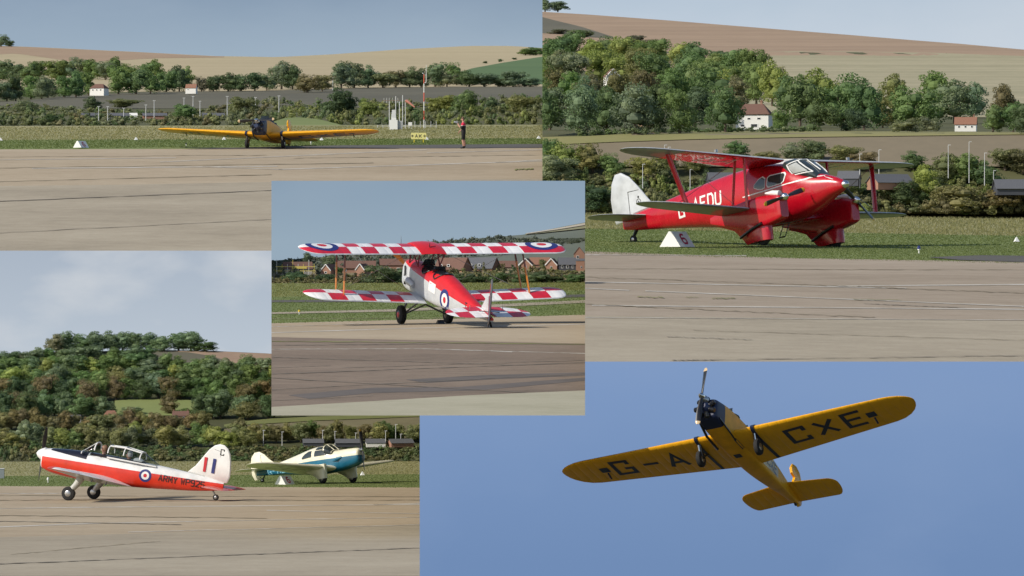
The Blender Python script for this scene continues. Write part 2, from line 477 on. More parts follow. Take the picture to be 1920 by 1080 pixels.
# ------------------------------------------------------------------ top-right place
gpoly('apron', P2, [(1097, 678), (2400, 678), (2400, 608), (1920, 602), (1600, 597), (1097, 592)], M_CONC)
gpoly('apron', P2, [(1097, 592), (1600, 597), (1920, 602), (2400, 608), (2400, 500), (1920, 491), (1500, 484), (1300, 478), (1097, 471)], M_CONC2)
gpoly('mown_grass', P2, [(1097, 473), (1300, 480), (1500, 486), (1920, 493), (2400, 502), (2400, 452), (1920, 442), (1097, 428)], M_MOWN, -0.01)
gpoly('rough_grass', P2, [(1097, 428), (1920, 442), (2400, 450), (2400, 410), (1920, 404), (1097, 399)], M_ROUGH, -0.01)
gpoly('taxiway', P2, [(1740, 483), (1840, 479), (2400, 487), (2400, 500), (1920, 492), (1800, 488)], M_TAXI, 0.012)
for a, b, t, m, w in [((1097, 529), (1700, 541), 1.6, M_LINE, 0), ((1550, 537), (1960, 533.5), 2.0, M_LINE, 0), ((1097, 541), (1180, 545), 1.6, M_LINE, 0), ((1210, 546), (1920, 575), 1.8, M_LINE, 0), ((1110, 573), (1500, 577), 2.2, M_LINE, 0), ((1500, 577), (1960, 581), 2.0, M_LINE, 0),
                      ((1097, 520), (1500, 534), 1.2, M_JOINT2, .8), ((1500, 534), (1960, 552), 1.5, M_JOINT2, .8), ((1097, 571), (1640, 596), 1.6, M_JOINT2, 1.0), ((1620, 570), (1810, 578), 1.6, M_JOINT, .3), ((1097, 596), (1960, 601), 1.2, M_LINE, .3),
                      ((1250, 632), (1410, 638), 1.4, M_JOINT, .6), ((1260, 676.5), (1340, 676), 2.4, M_JOINT, .4), ((1340, 676), (1960, 667), 1.6, M_JOINT, .7), ((1097, 504), (1960, 507), 1.2, M_JOINT2, .5), ((1097, 478), (1400, 479.5), 1.4, M_LINE, .3), ((1300, 620), (1960, 640), 1.0, M_JOINT2, .6)]:
    gline('ground_line', P2, a, b, t, m, 0.008 if m is M_LINE else 0.014, 50, w, random.Random(int(a[0] * 3 + a[1])))
for a, b, t in [((1195, 558), (1245, 559), 1.6), ((1335, 561), (1378, 560), 1.6), ((1285, 558.5), (1310, 559), .9), ((1600, 563), (1690, 564), .7)]:
    gline('weed_patch', P2, a, b, t, M_WEED, 0.02, 20, .9)
me = bpy.data.meshes.new('scrub_slope')
me.from_pydata([P2.g(1097, 400, -.02), P2.g(2400, 412, -.02), P2.p(2400, 399), P2.p(1097, 399)], [], [(0, 1, 2, 3)])
me.materials.append(m_scrub); mk('scrub_slope', me)['kind'] = 'structure'
RIDGE2 = [(1017, 22), (1100, 27), (1250, 38), (1460, 55), (1600, 66), (1720, 76), (1800, 82), (1920, 93), (2400, 130)]
field('hill', P2, [(1017, 399), (2400, 399)], RIDGE2, 1017, 2400, m_scrub, -.2, 70, 60)
field('field', P2, [(1017, 130), (2400, 180)], RIDGE2, 1017, 2400, m_brown, 1.0)
field('field', P2, [(1017, 62), (1050, 64), (1110, 70), (1150, 72)], [(1017, 32), (1040, 38), (1090, 50), (1150, 69)], 1017, 1150, m_dark, 2.5, 16, 6)
m_stripe = FLD('mown_stubble_rows', C(.27, .25, .155), C(.43, .38, .25), 0.09, 0.2, (0.04, 1, 1))
field('field', P2, [(1330, 210), (2400, 230)], [(1330, 104), (1380, 98), (1500, 96), (1600, 96.5), (1750, 99), (1920, 105), (2400, 140)], 1330, 2400, m_stripe, 2)
m_fallow = FLD('fallow_field', C(.17, .145, .10), C(.25, .205, .14), 0.012, 0.1, (0.3, 1, 1))
field('field', P2, [(1017, 312), (2400, 312)], [(1017, 258), (1100, 256), (1200, 250), (1300, 247), (1480, 246), (1700, 247), (2400, 250)], 1017, 2400, m_fallow, .15)
m_verge = FLD('field_margin', C(.19, .20, .08), C(.28, .25, .12))
field('field', P2, [(1017, 272), (1150, 266), (1300, 261), (1500, 257), (1920, 252), (2400, 254)], [(1017, 257), (1100, 255), (1200, 249.5), (1300, 246.5), (1480, 245.5), (1700, 246.5), (2400, 249)], 1017, 2400, m_verge, .3, 50, 4)

# ------------------------------------------------------------------ centre place
gpoly('apron', P3, [(509, 779), (1097, 779), (1097, 732), (880, 741), (700, 752), (509, 763)], ground_mat('concrete_pale', [(0.3, C(.33, .31, .22)), (0.7, C(.43, .40, .30))], 0.4, 2.5, .15, None, .25))
gpoly('apron', P3, [(509, 763), (700, 752), (880, 741), (1097, 732), (1097, 644), (850, 639), (509, 632)], M_TARMAC)
gpoly('apron', P3, [(509, 632), (850, 639), (1097, 644), (1097, 590), (860, 597), (509, 606)], M_TAN)
gpoly('mown_grass', P3, [(509, 606), (860, 597), (1097, 590), (1097, 544), (509, 557)], M_MOWN, -0.005)
gpoly('rough_grass', P3, [(509, 557), (1097, 544), (1097, 529), (509, 531)], ground_mat('meadow_grass', [(0.3, C(.14, .17, .05)), (0.7, C(.23, .235, .09))], 0.25, 2.5, .4), -0.005)
gpoly('taxiway', P3, [(509, 563), (740, 562), (1097, 552), (1097, 557), (740, 566), (509, 567)], M_TAXI, 0.006)
gpoly('taxiway', P3, [(509, 586), (740, 580), (1097, 563), (1097, 568), (760, 584), (509, 589)], M_CONC, 0.006)
for a, b, t, m, w in [((509, 624), (760, 616), 1.6, M_LINE, 0), ((760, 616), (1097, 608), 1.2, M_LINE, 0), ((509, 613), (690, 606), 1.2, M_LINE, .2), ((509, 655), (780, 654), 1.0, M_LINE, .2), ((780, 654), (1097, 663), 1.2, M_LINE, .2), ((920, 658), (960, 660), 1.8, M_LINE, 0),
                      ((509, 670), (960, 685), 1.2, M_JOINT, .3), ((509, 702), (1097, 680), 1.6, M_JOINT, .3), ((509, 709), (985, 736.5), 1.8, M_JOINT, .3), ((509, 731), (1097, 701), 1.4, M_JOINT, .4), ((509, 640), (1097, 646), 1.6, M_WEED, .5), ((640, 690), (1097, 676), 1.0, M_JOINT, .4), ((509, 648), (820, 645), 1.4, M_JOINT, .4),
                      ((509, 752), (700, 742), 1.0, M_JOINT, .4), ((509, 690), (620, 686), .8, M_JOINT, .3), ((509, 598), (900, 596), 1.0, M_JOINT2, .3)]:
    gline('ground_line', P3, a, b, t, m, 0.004 if m is M_LINE else 0.007, 40, w, random.Random(int(a[1] * 5 + b[1])))
gpoly('tyre_mark', P3, [(540, 741), (700, 727), (860, 726), (1097, 708), (1097, 714), (900, 732), (700, 737), (580, 748)], M_STAIN, 0.0025)
gpoly('tyre_mark', P3, [(760, 712), (900, 704), (1097, 698), (1097, 704), (930, 711), (800, 718)], M_STAIN, 0.0025)
RIDGE3 = [(509, 489), (600, 482), (680, 474), (760, 463), (800, 456), (860, 449), (920, 445), (980, 440), (1030, 430), (1060, 424), (1097, 417)]
m_far = FLD('far_wooded_slope', C(.12, .14, .115), C(.16, .18, .145), .3, 2)
field('hill', P3, [(509, 531), (1097, 530)], RIDGE3, 509, 1097, m_far, -0.2, 50, 16)
field('field', P3, [(509, 531), (1097, 530)], [(509, 506), (1097, 503)], 509, 1097, FLD('dry_scrub', C(.20, .165, .09), C(.31, .25, .15), .5, 3), 0.1, 50, 8, .02)
field('field', P3, [(985, 440), (1097, 428)], [(985, 438), (1030, 430.5), (1097, 417.5)], 985, 1097, FLD('pale_down', C(.20, .20, .12), C(.29, .27, .17), .5, 3), 0.3, 20, 4)
field('field', P3, [(987, 438.5), (1040, 431), (1097, 422)], [(987, 437), (1040, 428.5), (1097, 418)], 987, 1097, FLD('chalk_field', C(.40, .36, .29), C(.5, .45, .36), .5, 3), 0.6, 20, 2)

# ------------------------------------------------------------------ lower-left place
gpoly('apron', P4, [(-300, 1080), (787, 1080), (787, 983), (600, 988), (240, 1001), (-300, 1015)], M_CONC)
gpoly('apron', P4, [(-300, 1015), (240, 1001), (600, 988), (787, 983), (787, 914), (400, 913), (-300, 910)], M_TAN)
gpoly('mown_grass', P4, [(-300, 911), (400, 914), (787, 915), (787, 889), (-300, 893)], M_MOWN, -0.004)
gpoly('rough_grass', P4, [(-300, 893), (787, 889), (787, 864), (-300, 866)], M_ROUGH, -0.004)
for a, b, t, m, w in [((-100, 955), (190, 951), 1.6, M_LINE, .2), ((190, 951), (787, 946), 1.5, M_LINE, 0), ((700, 947), (787, 944), 1.8, M_LINE, 0), ((500, 957), (787, 963.5), 1.4, M_LINE, 0), ((-100, 992), (190, 981), 2.2, M_LINE, 0), ((190, 981), (787, 970), 1.6, M_LINE, .2),
                      ((-100, 976), (340, 984), 1.8, M_JOINT, .3), ((-100, 966), (500, 972), 1.8, M_JOINT2, .6), ((-100, 939), (240, 937), 1.2, M_JOINT2, .5), ((240, 998), (787, 984), 1.3, M_LINE, .5), ((-200, 1066), (360, 1044), 2.2, M_JOINT, .4), ((360, 1044), (787, 1028), 2.0, M_JOINT, .5), ((-100, 929), (787, 932), 1.2, M_JOINT2, .5), ((20, 1040), (300, 1015), 1.0, M_JOINT2, .6), ((-100, 926), (140, 925), 1.2, M_LINE, .2), ((250, 940), (787, 938), 1, M_JOINT2, .4)]:
    gline('ground_line', P4, a, b, t, m, 0.003 if m is M_LINE else 0.006, 40, w, random.Random(int(a[1] * 5 + b[1])))
RIDGE4 = [(-300, 668), (0, 664), (100, 660), (300, 656), (400, 658), (509, 663), (787, 690)]
field('hill', P4, [(-300, 866), (787, 864)], RIDGE4, -300, 787, FLD('wood_floor', C(.055, .065, .03), C(.09, .09, .045), .5, 3), -0.2, 60, 24)
field('field', P4, [(280, 674), (400, 690), (509, 710), (787, 730)], [(280, 658.5), (400, 658.3), (509, 663.3), (787, 690.3)], 280, 787, FLD('down_brown', C(.27, .19, .14), C(.36, .26, .19), .5, 3), 0.15, 20, 6)
field('field', P4, [(280, 672), (340, 680), (400, 690), (440, 700)], [(280, 659), (350, 660), (400, 668), (440, 682)], 280, 440, m_dark, 0.3, 20, 4)
field('field', P4, [(215, 780), (400, 778)], [(215, 751), (260, 747), (330, 749), (400, 752)], 215, 400, m_meadow, 0.2, 20, 6)
field('field', P4, [(420, 822), (787, 822)], [(420, 797), (450, 791), (509, 785), (600, 781), (787, 776)], 420, 787, FLD('fallow_low', C(.15, .135, .085), C(.20, .18, .11), .5, 3), 0.2, 20, 6)
field('field', P4, [(420, 803), (450, 797), (600, 788), (787, 781)], [(420, 796), (450, 790.5), (509, 784.5), (600, 780.5), (787, 775)], 420, 787, FLD('field_edge_green', C(.14, .16, .06), C(.19, .20, .08), .5, 3), 0.35, 20, 3)
# ------------------------------------------------------------------ trees, bushes, thickets, grass
def leaf_cloud(rng, lobes, n, size, zmin=-9, sub=0):
    """leaf quads over the skin of several lobes; returns (verts, quads)"""
    lob = np.array(lobes)                                   # cx,cy,cz,rx,ry,rz
    if sub:                                                 # break each lobe into small sprays of leaf
        out = []
        for c in lob:
            d = rng.normal(size=(sub, 3)); d /= np.linalg.norm(d, axis=1)[:, None]
            q = rng.uniform(.24, .50, sub)[:, None]
            out.append(np.concatenate([c[:3] + d * c[3:] * rng.uniform(.62, .98, sub)[:, None], np.repeat(c[None, 3:], sub, 0) * q], 1))
        big, lob = lob, np.concatenate(out)
    else: big = lob
    w = (lob[:, 3] * lob[:, 5]); w /= w.sum()
    k = rng.choice(len(lob), n, p=w)
    d = rng.normal(size=(n, 3)); d /= np.linalg.norm(d, axis=1)[:, None]
    rr = rng.uniform(0.80, 1.07, n)[:, None]
    p = lob[k, :3] + d * lob[k, 3:] * rr
    keep = np.ones(n, bool)
    for c in big:
        q = (p - c[:3]) / c[3:]
        keep &= (q ** 2).sum(1) > 0.5
    keep &= p[:, 2] > zmin
    p, d = p[keep], d[keep]; n = len(p)
    nrm = d + rng.normal(scale=0.7, size=(n, 3)); nrm[:, 2] += 0.2; nrm /= np.linalg.norm(nrm, axis=1)[:, None]
    a = np.cross(nrm, rng.normal(size=(n, 3))); a /= np.linalg.norm(a, axis=1)[:, None]
    b = np.cross(nrm, a)
    s = (size * rng.uniform(0.6, 1.35, n))[:, None]
    v = np.stack([p - a * s, p - b * s * .7, p + a * s, p + b * s * .7], 1).reshape(-1, 3)
    return v, np.arange(4 * n).reshape(-1, 4)

def mesh_np(name, v, f, mats, tone=None, core=None):
    vs, fs = [tuple(x) for x in v], [list(map(int, q)) for q in f]
    me = bpy.data.meshes.new(name)
    if core:
        b = len(vs); vs += core[0]; fs += [[b + i for i in q] for q in core[1]]
        if tone is not None: tone = np.concatenate([tone, core[2]])
    me.from_pydata(vs, [], fs)
    for m in mats: me.materials.append(m)
    if tone is not None:
        a = me.attributes.new('tone', 'FLOAT', 'POINT'); a.data.foreach_set('value', np.asarray(tone, dtype=np.float32))
    return me

def core_balls(lobes, f=0.86):
    mb = MB()
    for c in lobes: mb.ball(c[:3], [x * f for x in c[3:]], 8, 5)
    return mb.v, mb.f

def tree_variant(seed, shape):
    rng = np.random.default_rng(seed)
    lobes = []
    n = {'round': 14, 'tall': 12, 'wide': 15, 'bush': 11}[shape]
    for i in range(n):
        a = rng.uniform(0, 6.283); r = rng.uniform(.05, .34)
        if shape == 'tall': z = rng.uniform(.2, .82); rad = (.21 if z > .65 else .27); r *= .8
        elif shape == 'wide': z = rng.uniform(.2, .76); rad = .235; r *= 1.1
        elif shape == 'bush': z = rng.uniform(.12, .68); rad = .25; r *= (1.1 - z * .6)
        else:
            z = rng.uniform(.2, .80); rad = .25; r *= (1.25 - z * .7)
        rad *= rng.uniform(.75, 1.2)
        lobes.append((r * math.cos(a), r * math.sin(a), z, rad, rad, rad * rng.uniform(.65, .85)))
    if shape != 'bush': lobes += [(0, 0, .55, .27, .27, .26), (0, 0, .28, .30, .30, .20)]
    v, f = leaf_cloud(rng, lobes, 8000, .0195, -9, 9)
    core = core_balls(lobes, .58)
    tk = MB()
    h = .12 if shape == 'bush' else .5
    tk.tube([(0, 0, -.03), (.01, 0, h * .5), (0, .01, h)], [.035, .027, .016], 7)
    for k in range(4):
        a = rng.uniform(0, 6.283)
        tk.tube([(0, 0, h * .55), (.1 * math.cos(a), .1 * math.sin(a), h * .55 + .14), (.2 * math.cos(a), .2 * math.sin(a), h * .55 + .24)], [.015, .011, .006], 5)
    crown = mesh_np('crown', v, f, [M_LEAF], None, core)
    trunk = tk.mesh('trunk', M_BARK)
    whole = mesh_np('tree', list(v) + list(np.array(core[0])), list(f) , [M_LEAF, M_BARK])
    bm = bmesh.new(); bm.from_mesh(crown)
    nf = len(bm.faces)
    bm.from_mesh(trunk); bm.faces.ensure_lookup_table()
    for i in range(nf, len(bm.faces)): bm.faces[i].material_index = 1
    whole = bpy.data.meshes.new('tree'); bm.to_mesh(whole); bm.free()
    whole.materials.append(M_LEAF); whole.materials.append(M_BARK)
    return crown, trunk, whole

VARS = {s: [tree_variant(i * 11 + k, s) for i in range(m)] for k, (s, m) in enumerate((('round', 5), ('tall', 3), ('wide', 4), ('bush', 5)))}
TONE = {'dark green': (0.0972, 0.141, 0.0726), 'deep green': (0.1256, 0.1905, 0.0825), 'mid green': (0.1546, 0.2199, 0.0887), 'yellow-green': (0.259, 0.2951, 0.1008), 'olive': (0.2108, 0.2166, 0.1037), 'grey-green': (0.2027, 0.2365, 0.1456), 'russet brown': (0.19, 0.155, 0.085), 'autumn brown': (0.185, 0.165, 0.088), 'bluish green': (0.1578, 0.2133, 0.1329), 'golden green': (0.3151, 0.2951, 0.1083), 'purplish grey': (0.2, 0.19, 0.14)}  # foliage tones lightened to stand in for the missing air haze
ORD = ['first', 'second', 'third', 'fourth', 'fifth', 'sixth', 'seventh', 'eighth', 'ninth', 'tenth', 'eleventh', 'twelfth', 'thirteenth', 'fourteenth', 'fifteenth', 'sixteenth', 'seventeenth', 'eighteenth', 'nineteenth', 'twentieth', 'twenty-first', 'twenty-second', 'twenty-third', 'twenty-fourth', 'twenty-fifth', 'twenty-sixth', 'twenty-seventh', 'twenty-eighth', 'twenty-ninth', 'thirtieth']
trnd = random.Random(5)

def row(pl, where, items, group, cuts=(), name='tree', parts=False, grow=1.28):
    """items (px, base row, height px, width px, tone, shape); where names the row in the label"""
    items = sorted(items, key=lambda q: q[0])
    n = 0
    for it in items:
        px, py, h, w, tone, shape = it
        skip = False; cut = None
        for lim, keep in cuts:
            if keep * (px - lim) < -w * .48: skip = True
            elif keep * (px - lim) < w * .75: cut = (lim, keep)
        if skip: continue
        base = pl.p(px, py, 0.0)
        sc = base.y / FOCAL
        crown, trunk, whole = trnd.choice(VARS[shape])
        c = TONE[tone]; j = trnd.uniform(.88, 1.16) * (1.22 if pl is P4 else 1.05); col = (c[0] * j * trnd.uniform(.9, 1.1), c[1] * j, c[2] * j * trnd.uniform(.85, 1.1), 1)  # P4 trees lightened in colour to offset shade from the land above
        mtx = Matrix.Translation(base) @ Matrix.Rotation(trnd.uniform(0, 6.28), 4, 'Z') @ Matrix.Diagonal((w * sc * grow, w * sc * grow, h * sc * (1.06 if grow < 1.3 else 1.15), 1))
        lab = '%s %s, %s from left in %s' % (tone, {'bush': 'bush', 'round': 'rounded tree', 'tall': 'tall tree', 'wide': 'spreading tree'}[shape], ORD[n], where)
        n += 1
        nm = 'bush' if shape == 'bush' else name
        if parts and shape != 'bush':
            r = empty(nm, lab, 'tree', group); r.matrix_basis = mtx
            if cut: r.matrix_basis = Matrix.Identity(4)
            for pm, data in (('crown', crown), ('trunk', trunk)):
                o = mk(pm, data, r); o.color = col
                if cut:
                    o.matrix_basis = mtx
                    if cut_at(o, *cut) == 0: bpy.data.objects.remove(o)
        else:
            o = mk(nm, crown if shape == 'bush' else whole); o.matrix_basis = mtx; o.color = col
            tag(o, lab, 'bush' if shape == 'bush' else 'tree', group)
            if cut and cut_at(o, *cut) == 0: bpy.data.objects.remove(o)

def thicket(name, pl, label, cat, x0, x1, base, top, wpx, rows, tones, seed, dens=70, cuts=(), lsz=1.5, plane=False):
    """scrub that reads as one mass; base/top are outlines in image rows"""
    rng = np.random.default_rng(seed)
    V, Fq, Tn = [], [], []; nb = 0; cores = MB(); ct = []
    for r in range(rows):
        x = x0 - wpx * rng.random()
        while x < x1 + wpx:
            b, t = interp(base, x), interp(top, x)
            tt = t + (b - t) * (r / max(rows, 1)) * .72 + rng.uniform(-.12, .12) * (b - t)
            bb = t + (b - t) * (r + 1.25) / (rows + .25)
            w = wpx * rng.uniform(.7, 1.35)
            P = pl.g(x, bb) if plane else pl.p(x, bb)
            s = P.y / FOCAL
            hh = max(bb - tt, 3) * s
            tone = rng.random()
            lobes = [(P.x + rng.uniform(-.3, .3) * w * s, P.y + rng.uniform(-.2, .2) * w * s, P.z + hh * z, w * s * .42 * q, w * s * .42 * q, hh * .36) for z, q in ((.28, 1.1), (.45, .9), (.66, .7))]
            v, f = leaf_cloud(rng, lobes, int(dens * 2), lsz * s, -1e9, 5)
            V.append(v); Fq.append(f + nb); nb += len(v); Tn.append(np.full(len(v), tone))
            for c in lobes:
                k0 = len(cores.v); cores.ball(c[:3], [q * .55 for q in c[3:]], 7, 4); ct += [tone] * (len(cores.v) - k0)
            x += w * rng.uniform(.55, .85)
    me = mesh_np(name, np.concatenate(V), np.concatenate(Fq), [leaf_mat(name + '_leaves', [tuple(c) + (1,) for c in tones])], np.concatenate(Tn), (cores.v, cores.f, np.array(ct)))
    o = mk(name, me)
    for lim, keep in cuts: cut_at(o, lim, keep)
    return tag(o, label, cat, None, 'stuff')

def turf(pl, x0, x1, ya, yb, n, hpx, tones, label, seed, cuts=(), wpx=1.1):
    rng = np.random.default_rng(seed)
    V = np.zeros((n, 3, 3)); tn = rng.random(n)
    for i in range(n):
        x = rng.uniform(x0, x1); a, b = interp(ya, x), interp(yb, x)
        p = pl.g(x, rng.uniform(a, b), -.01); s = p.y / FOCAL; h = hpx * s * rng.uniform(.4, 1.2); w = wpx * s * rng.uniform(.6, 1.3)
        dx = rng.normal() * h * .35
        V[i] = [(p.x - w, p.y, p.z), (p.x + w, p.y, p.z), (p.x + dx, p.y + rng.normal() * h * .3, p.z + h)]
    me = mesh_np('grass', V.reshape(-1, 3), np.arange(3 * n).reshape(-1, 3), [leaf_mat('blades_%d' % seed, [tuple(c) + (1,) for c in tones])], np.repeat(tn, 3))
    o = mk('grass', me)
    for lim, keep in cuts: cut_at(o, lim, keep)
    return tag(o, label, 'grass', None, 'stuff')

DG, DP, MG, YG, OL, GG, RB, AB, BG, GO, PG = 'dark green', 'deep green', 'mid green', 'yellow-green', 'olive', 'grey-green', 'russet brown', 'autumn brown', 'bluish green', 'golden green', 'purplish grey'
T_ = TONE

def spread(x0, x1, step, base, hgt, wid, tones, shapes, seed, jit=.35):
    r = random.Random(seed); out = []; x = x0
    while x < x1:
        out.append((x + r.uniform(-jit, jit) * step, interp(base, x) + r.uniform(-.06, .06) * hgt, hgt * r.uniform(.82, 1.15), wid * r.uniform(.82, 1.2), r.choice(tones), r.choice(shapes)))
        x += step * r.uniform(.8, 1.2)
    return out

# --- top-left place
c1 = ((1017, -1),)
W1 = 'the top-left picture'
row(P1, 'the far left downland wood', spread(-10, 300, 22, [(0, 152), (100, 148), (300, 150)], 38, 36, [MG, DP, MG, BG], ['round', 'wide'], 2), 'trees on the downland edge', c1)
row(P1, 'the wood by the far white houses', [q for q in spread(-10, 172, 20, [(0, 190), (60, 188), (170, 178)], 42, 34, [DG, DP, MG, BG], ['round', 'tall'], 3)] +
    [(222, 177, 52, 44, MG, 'round'), (255, 177, 50, 50, DP, 'round'), (282, 176, 40, 36, MG, 'round'), (312, 173, 44, 36, DP, 'wide'), (336, 172, 48, 40, DG, 'round'), (378, 172, 30, 24, PG, 'tall'), (352, 160, 34, 26, MG, 'round')], 'trees on the downland edge', c1)
row(P1, 'the tree line behind the yellow aircraft', [(400, 172, 30, 34, DG, 'round'), (428, 172, 34, 36, DG, 'round'), (452, 171, 30, 32, BG, 'round'), (478, 171, 36, 36, DG, 'wide'), (500, 170, 30, 30, BG, 'round'), (528, 168, 52, 46, BG, 'round'), (548, 168, 44, 34, DG, 'round'), (576, 174, 38, 42, AB, 'wide'), (604, 172, 32, 34, OL, 'wide')], 'trees along the field edge', c1)
row(P1, 'the tree line above the windsock', [(640, 166, 46, 46, BG, 'round'), (664, 165, 48, 50, GG, 'round'), (690, 165, 44, 36, BG, 'round'), (718, 165, 30, 44, OL, 'wide'), (742, 164, 34, 38, AB, 'wide'), (768, 164, 40, 36, BG, 'round'), (790, 164, 34, 30, DG, 'round'), (816, 163, 44, 40, BG, 'round'), (838, 163, 30, 36, GG, 'wide'), (856, 160, 40, 36, MG, 'round'), (880, 163, 32, 40, DG, 'round'), (908, 163, 28, 44, BG, 'wide'), (936, 163, 20, 26, DG, 'bush'), (962, 163, 32, 44, BG, 'wide'), (995, 163, 18, 36, BG, 'wide')], 'trees along the field edge', c1)
row(P1, 'the downs above the green field', [(985, 104, 14, 26, MG, 'wide'), (1004, 104, 17, 30, DP, 'wide'), (910, 119, 5, 10, DG, 'bush'), (938, 116, 6, 10, DG, 'bush'), (965, 112, 5, 9, DG, 'bush')], 'bushes and trees high on the downs', c1)
row(P1, 'the top-left skyline clump', [(2, 88, 22, 26, BG, 'round'), (18, 87, 12, 18, DG, 'wide')], 'bushes and trees high on the downs', c1)
thicket('scrub_thicket', P1, 'dark scrub thicket along the airfield edge behind the yellow aircraft', 'scrub', -80, 520, [(-80, 238), (520, 237)], [(-80, 190), (100, 196), (250, 206), (350, 207), (430, 190), (520, 178)], 24, 4, [T_[DG], T_[OL], T_[DP], T_[AB], T_[GG], T_[OL]], 21, 150, c1, 1.15)
thicket('scrub_thicket', P1, 'scrub and small trees behind the weather masts and the windsock', 'scrub', 560, 1030, [(560, 226), (600, 236), (1030, 236)], [(560, 192), (680, 186), (800, 186), (860, 180), (1030, 176)], 24, 4, [T_[DG], T_[OL], T_[YG], T_[DP], T_[GG], T_[OL]], 22, 150, c1, 1.15)
row(P1, 'scrub behind the weather masts', [(635, 224, 56, 58, DG, 'round'), (690, 218, 34, 40, YG, 'round'), (830, 212, 36, 50, YG, 'wide'), (875, 214, 44, 44, DP, 'round'), (920, 214, 32, 30, DG, 'round'), (975, 216, 40, 50, OL, 'wide')], 'trees standing out of the scrub', c1)
row(P1, 'scrub left of the yellow aircraft', [(48, 214, 28, 46, GG, 'wide'), (55, 236, 20, 40, OL, 'bush'), (95, 236, 22, 44, DG, 'bush'), (175, 206, 24, 34, DG, 'round'), (232, 204, 20, 48, OL, 'wide'), (345, 230, 34, 50, DP, 'round'), (455, 218, 40, 46, OL, 'wide')], 'trees standing out of the scrub', c1)
turf(P1, -60, 1017, [(0, 238), (1017, 236)], [(0, 262), (1017, 259)], 14000, 2.2, [(.22, .22, .10), (.30, .275, .145), (.25, .24, .115)], 'long straw-coloured grass beyond the mown strip, top-left picture', 31, c1)
turf(P1, -60, 1017, [(0, 262), (1017, 259)], [(0, 279), (1017, 270)], 14000, 1.6, [(.11, .15, .05), (.16, .20, .07)], 'short mown grass beside the taxiway, top-left picture', 32, c1)

# --- top-right place
c2 = ((1017, 1),)
G2 = 'trees in the wood on the hillside'
row(P2, 'top row of wood above red biplane', spread(1010, 1420, 34, [(1010, 128), (1150, 120), (1250, 132), (1350, 150), (1420, 152)], 58, 56, [YG, MG, GG, MG, YG, DP], ['round', 'wide'], 41), G2, c2, parts=True)
row(P2, 'second row of wood above red biplane', spread(1005, 1450, 36, [(1005, 165), (1200, 162), (1450, 184)], 66, 60, [MG, GG, YG, DP, OL, MG], ['round', 'wide'], 42), G2, c2, parts=True)
row(P2, 'third row of wood above red biplane', spread(1010, 1380, 38, [(1010, 206), (1380, 212)], 78, 66, [AB, MG, DP, OL, BG, MG, AB], ['round', 'tall'], 43), G2, c2, parts=True)
row(P2, 'front row of wood beside white house', spread(1010, 1365, 38, [(1010, 250), (1200, 248), (1365, 246)], 92, 72, [DP, DG, BG, DG, AB], ['round', 'tall'], 44), G2, c2, parts=True)
row(P2, 'the trees between white house and cottage', [(1418, 196, 76, 56, MG, 'round'), (1448, 200, 84, 56, YG, 'round'), (1476, 214, 70, 50, MG, 'tall'), (1462, 246, 46, 36, MG, 'bush'), (1500, 240, 96, 74, DP, 'round'), (1535, 236, 104, 74, YG, 'round'), (1580, 240, 104, 84, MG, 'round'), (1620, 244, 94, 62, DP, 'round'), (1548, 246, 60, 60, DG, 'bush'), (1600, 246, 50, 50, DG, 'bush'),
     (1655, 240, 60, 40, OL, 'tall'), (1682, 214, 74, 56, OL, 'round'), (1708, 240, 84, 80, MG, 'wide'), (1752, 216, 80, 76, MG, 'round'), (1790, 232, 80, 84, GG, 'round'), (1822, 222, 64, 50, BG, 'round'), (1700, 248, 28, 56, GG, 'bush'), (1742, 247, 30, 40, GG, 'bush')], 'trees around the cottage', c2, parts=True)
row(P2, 'the trees right of the cottage', [(1880, 232, 72, 50, AB, 'round'), (1862, 248, 50, 44, MG, 'round'), (1900, 248, 54, 48, DP, 'round'), (1935, 250, 60, 60, DG, 'round')], 'trees around the cottage', c2, parts=True)
row(P2, 'the ridge above the brown field', [(1022, 22, 26, 34, BG, 'round'), (1046, 22, 20, 34, BG, 'wide')], 'trees on the skyline', c2)
row(P2, 'scrub on the brown slope', [(1050, 64, 12, 40, PG, 'bush'), (1088, 70, 16, 50, BG, 'bush'), (1190, 82, 20, 50, PG, 'bush'), (1225, 88, 18, 44, PG, 'bush'), (1345, 108, 14, 36, BG, 'bush')], 'bushes on the brown slope', c2)
thicket('field_hedge', P2, 'low hedge along the foot of the hillside wood', 'hedge', 1100, 1500, [(1100, 254), (1300, 248), (1500, 247)], [(1100, 240), (1500, 236)], 22, 1, [T_[DP], T_[GG], T_[MG]], 45, 120, c2)
thicket('scrub_thicket', P2, 'mixed autumn scrub at the airfield edge behind the red biplane', 'scrub', 1010, 2150, [(1010, 400), (2150, 400)], [(1010, 318), (1100, 320), (1250, 320), (1400, 330), (1500, 322), (1560, 335), (1680, 345), (1760, 322), (1850, 345), (2150, 330)], 34, 4, [T_[OL], T_[AB], T_[DG], T_[OL], T_[YG], T_[DP]], 46, 320, c2, 1.5)
